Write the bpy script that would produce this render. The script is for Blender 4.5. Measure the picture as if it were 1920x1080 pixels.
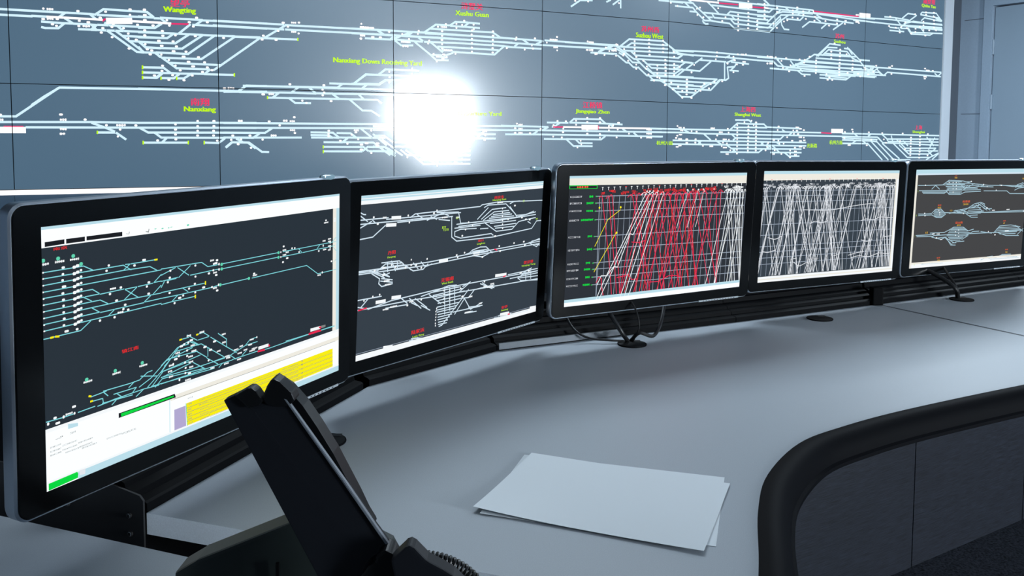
import bpy, bmesh, math, random
from math import sin, cos, pi, radians, atan2, sqrt
from mathutils import Vector, Matrix

for _o in list(bpy.data.objects):
    bpy.data.objects.remove(_o)
C = bpy.context.scene.collection
scene = bpy.context.scene

# lamp powers (W), surface tones and glare settings
LAMP1 = 72
LAMP2 = 14
LAMP3 = 140
DESK_RGB = (156, 164, 172)
EDGE_RGB = (232, 240, 248)
WALL_RGB = (146, 164, 182)
DOOR_RGB = (136, 154, 170)
WROUGH = 0.15
WSPEC = 0.5
WCOAT = 1.0
WCOATR = 0.37
WALLSCR_RGB = (76, 104, 126)
GLARE_C = (5.164, -1.545, 0.676)
WN = (-0.613, 0.79)
WSIZE = (1.2, 1.15)
WPOW = 130
PJ = 0.45
L1POS = (-0.1, 3.4)

# ------------------------------------------------------------------ camera
# z = 0 is the desk top, the floor is 0.75 m below
FLOOR = -0.75
PITCH, ROLL = 0.06902, 0.00569
cam_data = bpy.data.cameras.new('camera')
cam = bpy.data.objects.new('camera', cam_data)
C.objects.link(cam)
cam.location = (0, 0, 0.49497)
_fw = Vector((0, cos(PITCH), -sin(PITCH)))
_up0 = Vector((0, sin(PITCH), cos(PITCH)))
_rt0 = Vector((1, 0, 0))
_rt = _rt0 * cos(ROLL) + _up0 * sin(ROLL)
_up = -_rt0 * sin(ROLL) + _up0 * cos(ROLL)
cam.matrix_world = Matrix(((_rt.x, _up.x, -_fw.x, 0), (_rt.y, _up.y, -_fw.y, 0),
                           (_rt.z, _up.z, -_fw.z, 0.49497), (0, 0, 0, 1)))
cam_data.sensor_width = 36.0
cam_data.lens = 1598.705 / 1920 * 36.0
cam_data.shift_x = -(984.624 - 960) / 1920
cam_data.shift_y = (352.419 - 540) / 1920
cam_data.clip_start = 0.02
scene.camera = cam

# ------------------------------------------------------------------ world, exposure
world = bpy.data.worlds.new('world')
scene.world = world
world.use_nodes = True
world.node_tree.nodes['Background'].inputs[0].default_value = (0.55, 0.68, 0.85, 1)
world.node_tree.nodes['Background'].inputs[1].default_value = 0.3
vs = scene.view_settings
vs.view_transform = 'Standard'
vs.look = 'None'
vs.exposure = 0.0
vs.gamma = 1.0
vs.use_curve_mapping = False

# ------------------------------------------------------------------ unseen room lamps
def area_lamp(name, loc, sx, sy, power, col, rot=(0, 0, 0)):
    d = bpy.data.lights.new(name, 'AREA')
    d.shape = 'RECTANGLE'; d.size = sx; d.size_y = sy
    d.energy = power; d.color = col
    o = bpy.data.objects.new(name, d)
    C.objects.link(o)
    o.location = loc; o.rotation_euler = rot
    return o
HEAD = radians(25.4)
CEIL = 2.35
area_lamp('unseen_lamp', (L1POS[0], L1POS[1], CEIL - 0.06), 1.8, 0.9, LAMP1, (0.76, 0.89, 1.0), (0, 0, HEAD))
area_lamp('unseen_lamp', (-3.4, -2.2, CEIL - 0.06), 1.2, 1.2, LAMP2, (0.76, 0.89, 1.0), (0, 0, HEAD))  # added behind the camera to brighten the cut desk edge
area_lamp('unseen_lamp', (3.2, 5.6, CEIL - 0.06), 1.2, 1.2, LAMP3, (0.76, 0.89, 1.0), (0, 0, HEAD))  # added out of view to brighten the right wall and door

# ------------------------------------------------------------------ materials
def srgb(r, g, b):
    def f(c):
        c /= 255.0
        return c / 12.92 if c <= 0.04045 else ((c + 0.055) / 1.055) ** 2.4
    return (f(r), f(g), f(b), 1)

def mat(name, col, rough=0.5, metal=0.0, spec=0.5, emis=None, estr=0.0, coat=0.0, coat_r=0.1,
        noise=None, bump=None):
    m = bpy.data.materials.new(name)
    m.use_nodes = True
    nt = m.node_tree
    b = nt.nodes['Principled BSDF']
    b.inputs['Base Color'].default_value = col
    b.inputs['Roughness'].default_value = rough
    b.inputs['Metallic'].default_value = metal
    b.inputs['Specular IOR Level'].default_value = spec
    b.inputs['Coat Weight'].default_value = coat
    b.inputs['Coat Roughness'].default_value = coat_r
    if emis:
        b.inputs['Emission Color'].default_value = emis
        b.inputs['Emission Strength'].default_value = estr
        if estr < 3:
            m.cycles.emission_sampling = 'NONE'
    if noise:
        scale, amt, stretch = noise
        tc = nt.nodes.new('ShaderNodeTexCoord')
        mp = nt.nodes.new('ShaderNodeMapping')
        mp.inputs['Scale'].default_value = stretch
        nz = nt.nodes.new('ShaderNodeTexNoise')
        nz.inputs['Scale'].default_value = scale
        nz.inputs['Detail'].default_value = 4
        rp = nt.nodes.new('ShaderNodeValToRGB')
        rp.color_ramp.elements[0].position = 0.3
        rp.color_ramp.elements[1].position = 0.7
        rp.color_ramp.elements[0].color = tuple(c * (1 - amt) for c in col[:3]) + (1,)
        rp.color_ramp.elements[1].color = tuple(min(1, c * (1 + amt)) for c in col[:3]) + (1,)
        nt.links.new(tc.outputs['Object'], mp.inputs['Vector'])
        nt.links.new(mp.outputs['Vector'], nz.inputs['Vector'])
        nt.links.new(nz.outputs['Fac'], rp.inputs['Fac'])
        nt.links.new(rp.outputs['Color'], b.inputs['Base Color'])
        if bump:
            bp = nt.nodes.new('ShaderNodeBump')
            bp.inputs['Strength'].default_value = bump
            bp.inputs['Distance'].default_value = 0.002
            nt.links.new(nz.outputs['Fac'], bp.inputs['Height'])
            nt.links.new(bp.outputs['Normal'], b.inputs['Normal'])
    return m

def glow(name, rgb, s=1.0, rough=0.5, spec=0.04):
    """pixels of a lit display"""
    c = srgb(*rgb)
    return mat(name, (0.003, 0.003, 0.004, 1), rough, 0, spec, c, s)

M = {}
M['desk'] = mat('grey_laminate', srgb(*DESK_RGB), 0.45, 0, 0.3, noise=(900, 0.07, (1, 1, 1)))
M['desk_edge'] = mat('lit_laminate_edge', srgb(*EDGE_RGB), 0.5, noise=(600, 0.06, (1, 1, 1)))  # paler than the top: light on the front edge put into the colour
M['seam'] = mat('desk_joint', srgb(40, 46, 54), 0.6)
M['rubber'] = mat('black_rubber', srgb(10, 11, 14), 0.62, 0, 0.03)
M['rail'] = mat('black_anodised_rail', srgb(8, 9, 11), 0.55, 0.0, 0.03)
M['rail_grey'] = mat('grey_aluminium_rail', srgb(74, 80, 86), 0.45, 0.4, 0.5)
M['blackboard'] = mat('black_panel', srgb(14, 15, 18), 0.5)
M['wood'] = mat('dark_brushed_veneer', srgb(25, 29, 37), 0.5, 0, 0.25, noise=(30, 0.8, (0.8, 0.8, 22)), bump=0.1)
M['carpet'] = mat('dark_speckled_carpet', srgb(38, 42, 50), 0.95, 0, 0.1, noise=(170, 0.75, (1, 1, 1)), bump=0.8)
M['bezel'] = mat('gloss_black_bezel', srgb(5, 6, 7), 0.16, 0, 0.22)
M['alu'] = mat('brushed_aluminium', srgb(168, 178, 190), 0.32, 0.85, 0.5)
M['back'] = mat('black_plastic', srgb(10, 11, 13), 0.5, 0, 0.25)
M['clear'] = mat('frosted_clear_button', srgb(120, 145, 156), 0.15, 0, 0.6)
M['mark'] = mat('silver_marking', srgb(150, 158, 166), 0.4)
M['phone'] = mat('black_phone_plastic', srgb(11, 14, 20), 0.5, 0, 0.2)
M['phone_gloss'] = mat('gloss_black_plastic', srgb(7, 8, 10), 0.35, 0, 0.2)
M['phone_body'] = mat('green_lit_phone_body', srgb(26, 34, 33), 0.5, 0, 0.4)  # green tint of the screen's light put into the colour
M['glint_crease'] = mat('glint_and_crease_grey', srgb(90, 97, 106), 0.4)  # light on the arm's bevel as plain grey; also the handset crease
M['paper'] = mat('white_paper', srgb(214, 221, 226), 0.6, 0, 0.2)
M['steel'] = mat('screw_steel', srgb(150, 155, 160), 0.3, 0.9)
M['cable'] = mat('black_cable', srgb(14, 15, 17), 0.4)
M['wall'] = mat('pale_wall_panel', srgb(*WALL_RGB), 0.6, noise=(60, 0.03, (1, 1, 1)))
M['frame_light'] = mat('silver_frame', srgb(206, 214, 222), 0.5)
M['frame_dark'] = mat('grey_reveal', srgb(86, 94, 104), 0.6)
M['door'] = mat('grey_steel_door', srgb(*DOOR_RGB), 0.45)
M['ceiling'] = mat('grey_ceiling', srgb(130, 138, 146), 0.8)
M['fascia'] = mat('blue_grey_fascia', srgb(96, 120, 142), 0.4)
M['panelgap'] = mat('display_gap', srgb(20, 30, 42), 0.6)

M['w_base'] = mat('video_wall_screen', (0.02, 0.025, 0.03, 1), WROUGH, 0, WSPEC, srgb(*WALLSCR_RGB), 1.0, coat=WCOAT, coat_r=WCOATR)
M['w_c'] = glow('track_pale_blue', (198, 226, 238), 1.2, WROUGH, 0.5)
M['w_w'] = glow('track_white', (250, 246, 246), 1.3, WROUGH, 0.5)
M['w_m'] = glow('track_magenta', (236, 48, 112), 1.0, WROUGH, 0.5)
M['w_R'] = glow('station_name_red', (252, 52, 100), 1.0, WROUGH, 0.5)
M['w_G'] = glow('station_name_lime', (196, 252, 10), 1.0, WROUGH, 0.5)
M['w_y'] = M['w_G']
M['s_dark'] = glow('screen_slate', (36, 46, 54), 1.0)
M['s_slate'] = glow('screen_blue_slate', (50, 60, 69), 1.0)
M['s_char'] = glow('screen_charcoal', (38, 43, 50), 1.0)
M['s_warm'] = glow('screen_warm_grey', (64, 64, 64), 1.0)
M['s_cyan'] = glow('pixels_cyan', (128, 214, 222), 1.0)
M['s_ice'] = glow('pixels_ice', (206, 224, 236), 1.05)
M['s_teal'] = glow('pixels_teal_white', (164, 196, 210), 1.0)
M['s_white'] = glow('pixels_white', (240, 244, 246), 1.05)
M['s_panel'] = glow('pixels_panel_white', (238, 243, 245), 1.15)
M['s_line'] = glow('pixels_off_white', (226, 230, 236), 1.0)
M['s_grid'] = glow('pixels_grid_grey', (148, 160, 176), 1.0)
M['s_red'] = glow('pixels_red', (246, 40, 40), 1.0)
M['s_rose'] = glow('pixels_rose', (234, 38, 78), 1.0)
M['s_lime'] = glow('pixels_lime', (190, 240, 60), 1.0)
M['s_yellow'] = glow('pixels_yellow', (248, 236, 0), 1.0)
M['s_green'] = glow('pixels_green', (0, 214, 62), 1.0)
M['s_mint'] = glow('pixels_mint', (96, 212, 176), 1.0)
M['s_blue'] = glow('pixels_pale_blue', (186, 222, 234), 1.0)
M['s_cream'] = glow('pixels_cream', (238, 235, 224), 1.0)
M['s_lilac'] = glow('pixels_lilac', (178, 168, 208), 1.0)
M['s_black'] = glow('pixels_black', (20, 22, 26), 1.0)
M['s_grey'] = glow('pixels_grey', (128, 132, 130), 1.0)
M['s_orange'] = glow('pixels_orange', (238, 96, 52), 1.0)
M['s_amber'] = glow('pixels_amber', (240, 190, 50), 1.0)

# ------------------------------------------------------------------ object helpers
def link(name, me, parent=None, mats=()):
    o = bpy.data.objects.new(name, me)
    C.objects.link(o)
    for m in mats:
        me.materials.append(m)
    if parent:
        o.parent = parent
    return o

def obj(name, bm, mats, parent=None, smooth=False, world=True):
    """link bm as one mesh object; if world, vertices are in world space and are moved into the parent's frame"""
    if parent is not None and world:
        bmesh.ops.transform(bm, matrix=PM[parent.name].inverted(), verts=bm.verts)
    me = bpy.data.meshes.new(name)
    bmesh.ops.recalc_face_normals(bm, faces=bm.faces)
    bm.to_mesh(me)
    bm.free()
    if not isinstance(mats, (list, tuple)):
        mats = [mats]
    o = link(name, me, parent, mats)
    if smooth:
        for p in me.polygons:
            p.use_smooth = True
        try:
            me.set_sharp_from_angle(angle=radians(35))
        except Exception:
            pass
    return o

PM = {}
def thing(name, label, cat, loc=(0, 0, 0), group=None, matrix=None):
    o = bpy.data.objects.new(name, None)
    C.objects.link(o)
    o.empty_display_size = 0.05
    mw = matrix or Matrix.Translation(Vector(loc))
    o.matrix_world = mw
    PM[o.name] = mw
    o['label'] = label; o['category'] = cat
    if group:
        o['group'] = group
    return o

def tag(o, label, cat, group=None):
    o['label'] = label; o['category'] = cat
    if group:
        o['group'] = group
    return o

def struct(o):
    o['kind'] = 'structure'
    return o

def box(bm, c, s, M4=None, bev=0.0, mi=0):
    r = bmesh.ops.create_cube(bm, size=1.0)
    vs_ = r['verts']
    bmesh.ops.scale(bm, vec=s, verts=vs_)
    bmesh.ops.translate(bm, vec=c, verts=vs_)
    fs = set(f for v in vs_ for f in v.link_faces)
    for f in fs:
        f.material_index = mi
    if bev > 0:
        es = list(set(e for v in vs_ for e in v.link_edges))
        g = bmesh.ops.bevel(bm, geom=es, offset=bev, segments=2, affect='EDGES', profile=0.6)
        vs_ = list(set(v for f in g['faces'] for v in f.verts) | set(v for v in vs_ if v.is_valid))
    if M4 is not None:
        bmesh.ops.transform(bm, matrix=M4, verts=vs_)
    return vs_

def prism(bm, pts, d, mi=0):
    """pts: closed loop of 3-D points, d: extrusion vector"""
    a = [bm.verts.new(p) for p in pts]
    b = [bm.verts.new(Vector(p) + Vector(d)) for p in pts]
    n = len(pts)
    fs = [bm.faces.new(a), bm.faces.new(b[::-1])]
    for i in range(n):
        fs.append(bm.faces.new((a[i], b[i], b[(i + 1) % n], a[(i + 1) % n])))
    for f in fs:
        f.material_index = mi
    return fs

def slab(bm, pts, z0, z1, mi=0):
    return prism(bm, [Vector((x, y, z0)) for x, y in pts], (0, 0, z1 - z0), mi)

def rrect(w, h, r, seg=5):
    out = []
    for cx, cy, a0 in ((w/2-r, h/2-r, 0), (-w/2+r, h/2-r, 90), (-w/2+r, -h/2+r, 180), (w/2-r, -h/2+r, 270)):
        for i in range(seg + 1):
            a = radians(a0 + 90 * i / seg)
            out.append((cx + r * cos(a), cy + r * sin(a)))
    return out

def tube(bm, pts, r, n=8, closed=False, cap=True):
    pts = [Vector(p) for p in pts]
    rs = r if isinstance(r, (list, tuple)) else [r] * len(pts)
    rings = []
    prev = None
    for i, p in enumerate(pts):
        t = (pts[min(i + 1, len(pts) - 1)] - pts[max(i - 1, 0)]).normalized()
        if prev is None:
            nrm = t.orthogonal().normalized()
        else:
            nrm = (prev - t * prev.dot(t)).normalized()
        prev = nrm
        bn = t.cross(nrm)
        rings.append([bm.verts.new(p + (nrm * cos(2 * pi * k / n) + bn * sin(2 * pi * k / n)) * rs[i]) for k in range(n)])
    for a, b in zip(rings, rings[1:]):
        for k in range(n):
            bm.faces.new((a[k], a[(k + 1) % n], b[(k + 1) % n], b[k]))
    if cap:
        bm.faces.new(rings[0][::-1]); bm.faces.new(rings[-1])

def smooth_path(pts, n=8):
    """Catmull-Rom through the points"""
    P = [Vector(p) for p in pts]
    P = [P[0] * 2 - P[1]] + P + [P[-1] * 2 - P[-2]]
    out = []
    for i in range(1, len(P) - 2):
        for k in range(n):
            t = k / n
            a, b, c, d = P[i-1], P[i], P[i+1], P[i+2]
            out.append(0.5 * ((2*b) + (c-a)*t + (2*a-5*b+4*c-d)*t*t + (3*b-a-3*c+d)*t**3))
    out.append(P[-2])
    return out

def cylinder(bm, c, r, h, n=24, axis=(0, 0, 1), r2=None):
    ax = Vector(axis).normalized()
    q = Vector((0, 0, 1)).rotation_difference(ax).to_matrix().to_4x4()
    bmesh.ops.create_cone(bm, cap_ends=True, segments=n, radius1=r, radius2=r if r2 is None else r2, depth=h,
                          matrix=Matrix.Translation(Vector(c)) @ q)

def sweep(bm, path, prof, mi=0):
    """path: 2-D polyline, prof: list of (offset to the right of travel, z); closed profile"""
    n = len(path)
    rings = []
    for i in range(n):
        p = Vector(path[i])
        a = (Vector(path[i]) - Vector(path[i-1])).normalized() if i > 0 else None
        b = (Vector(path[i+1]) - Vector(path[i])).normalized() if i < n - 1 else None
        if a is None: a = b
        if b is None: b = a
        t = (a + b).normalized()
        k = 1.0 / max(0.3, t.dot(b))
        nr = Vector((t.y, -t.x)) * k
        rings.append([bm.verts.new((p.x + nr.x * o, p.y + nr.y * o, z)) for o, z in prof])
    m = len(prof)
    for a, b in zip(rings, rings[1:]):
        for j in range(m):
            f = bm.faces.new((a[j], a[(j + 1) % m], b[(j + 1) % m], b[j]))
            f.material_index = mi
    for f in (bm.faces.new(rings[0][::-1]), bm.faces.new(rings[-1])):
        f.material_index = mi

# ------------------------------------------------------------------ display content (drawn in each display's own u,v units)
# polygon lists: (points, material key, layer)
_glyph_cache = {}
def text_polys(s, bold=0.0):
    """triangles of a string in a unit box, made with Blender's built-in font"""
    key = (s, bold)
    if key in _glyph_cache:
        return _glyph_cache[key]
    cu = bpy.data.curves.new('lettering', 'FONT')
    cu.body = s
    cu.size = 1.0
    cu.offset = bold
    cu.resolution_u = 2
    cu.align_x = 'LEFT'
    o = bpy.data.objects.new('lettering', cu)
    C.objects.link(o)
    bpy.context.view_layer.update()
    dg = bpy.context.evaluated_depsgraph_get()
    me = o.evaluated_get(dg).to_mesh()
    me.calc_loop_triangles()
    vs_ = [(v.co.x, v.co.y) for v in me.vertices]
    tris = [tuple(t.vertices) for t in me.loop_triangles]
    o.evaluated_get(dg).to_mesh_clear()
    bpy.data.objects.remove(o)
    bpy.data.curves.remove(cu)
    if not vs_:
        _glyph_cache[key] = []
        return []
    x0 = min(v[0] for v in vs_); x1 = max(v[0] for v in vs_)
    y0 = min(v[1] for v in vs_); y1 = max(v[1] for v in vs_)
    out = [[((vs_[i][0] - x0) / (x1 - x0), 1 - (vs_[i][1] - y0) / (y1 - y0)) for i in t] for t in tris]
    _glyph_cache[key] = out
    return out

def put_text(dst, s, u, v, w, h, key, layer, bold=0.02):
    k = bold * h
    for dx in ((-k, 0, k) if bold else (0,)):
        for t in text_polys(s):
            dst.append(([(u + (x - 0.5) * w + dx, v + (y - 0.5) * h) for x, y in t], key, layer))

def ribbon(dst, pts, w, key, layer, cap=0.5):
    for i in range(len(pts) - 1):
        (x0, y0), (x1, y1) = pts[i], pts[i + 1]
        L = math.hypot(x1 - x0, y1 - y0)
        if L < 1e-6:
            continue
        dx, dy = (x1 - x0) / L, (y1 - y0) / L
        e0 = w * (0.22 if i else 0.5 * cap); e1 = w * (0.22 if i < len(pts) - 2 else 0.5 * cap)
        nx, ny = -dy * w / 2, dx * w / 2
        a = (x0 - dx * e0, y0 - dy * e0); b = (x1 + dx * e1, y1 + dy * e1)
        dst.append(([(a[0] + nx, a[1] + ny), (b[0] + nx, b[1] + ny), (b[0] - nx, b[1] - ny), (a[0] - nx, a[1] - ny)], key, layer))

def blob(dst, u, v, w, h, key, layer):
    """a tiny track number: rounded mark"""
    c = min(w, h) * 0.28
    x0, x1, y0, y1 = u - w / 2, u + w / 2, v - h / 2, v + h / 2
    dst.append(([(x0 + c, y0), (x1 - c, y0), (x1, y0 + c), (x1, y1 - c), (x1 - c, y1), (x0 + c, y1), (x0, y1 - c), (x0, y0 + c)], key, layer))

def marks(dst, u, v, w, h, key, layer, rnd):
    """a run of small characters too fine to read"""
    n = max(1, int(round(w / (h * 0.95))))
    cw = w / n
    for i in range(n):
        x = u - w / 2 + (i + 0.5) * cw
        t = cw * 0.26
        k = rnd.randint(0, 3)
        H = h * rnd.uniform(0.8, 1.0)
        dst.append(([(x - cw*0.36, v - H/2), (x + cw*0.36, v - H/2), (x + cw*0.36, v - H/2 + t*0.8), (x - cw*0.36, v - H/2 + t*0.8)], key, layer))
        if k != 1:
            dst.append(([(x - t/2, v - H/2), (x + t/2, v - H/2), (x + t/2, v + H/2), (x - t/2, v + H/2)], key, layer))
        if k != 2:
            dst.append(([(x - cw*0.36, v + H/2 - t*0.8), (x + cw*0.36, v + H/2 - t*0.8), (x + cw*0.36, v + H/2), (x - cw*0.36, v + H/2)], key, layer))
        if k == 3:
            dst.append(([(x - cw*0.3, v - t*0.4), (x + cw*0.3, v - t*0.4), (x + cw*0.3, v + t*0.4), (x - cw*0.3, v + t*0.4)], key, layer))

def clip_poly(pts, u0, u1, v0, v1):
    def cut(P, ax, lim, sgn):
        out = []
        for i in range(len(P)):
            a, b = P[i], P[(i + 1) % len(P)]
            ia = (a[ax] - lim) * sgn >= 0; ib = (b[ax] - lim) * sgn >= 0
            if ia: out.append(a)
            if ia != ib:
                t = (lim - a[ax]) / (b[ax] - a[ax])
                q = [a[0] + (b[0] - a[0]) * t, a[1] + (b[1] - a[1]) * t]
                q[ax] = lim
                out.append(tuple(q))
        return out
    for ax, lim, s in ((0, u0, 1), (0, u1, -1), (1, v0, 1), (1, v1, -1)):
        pts = cut(pts, ax, lim, s)
        if len(pts) < 3:
            return []
    return pts

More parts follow.
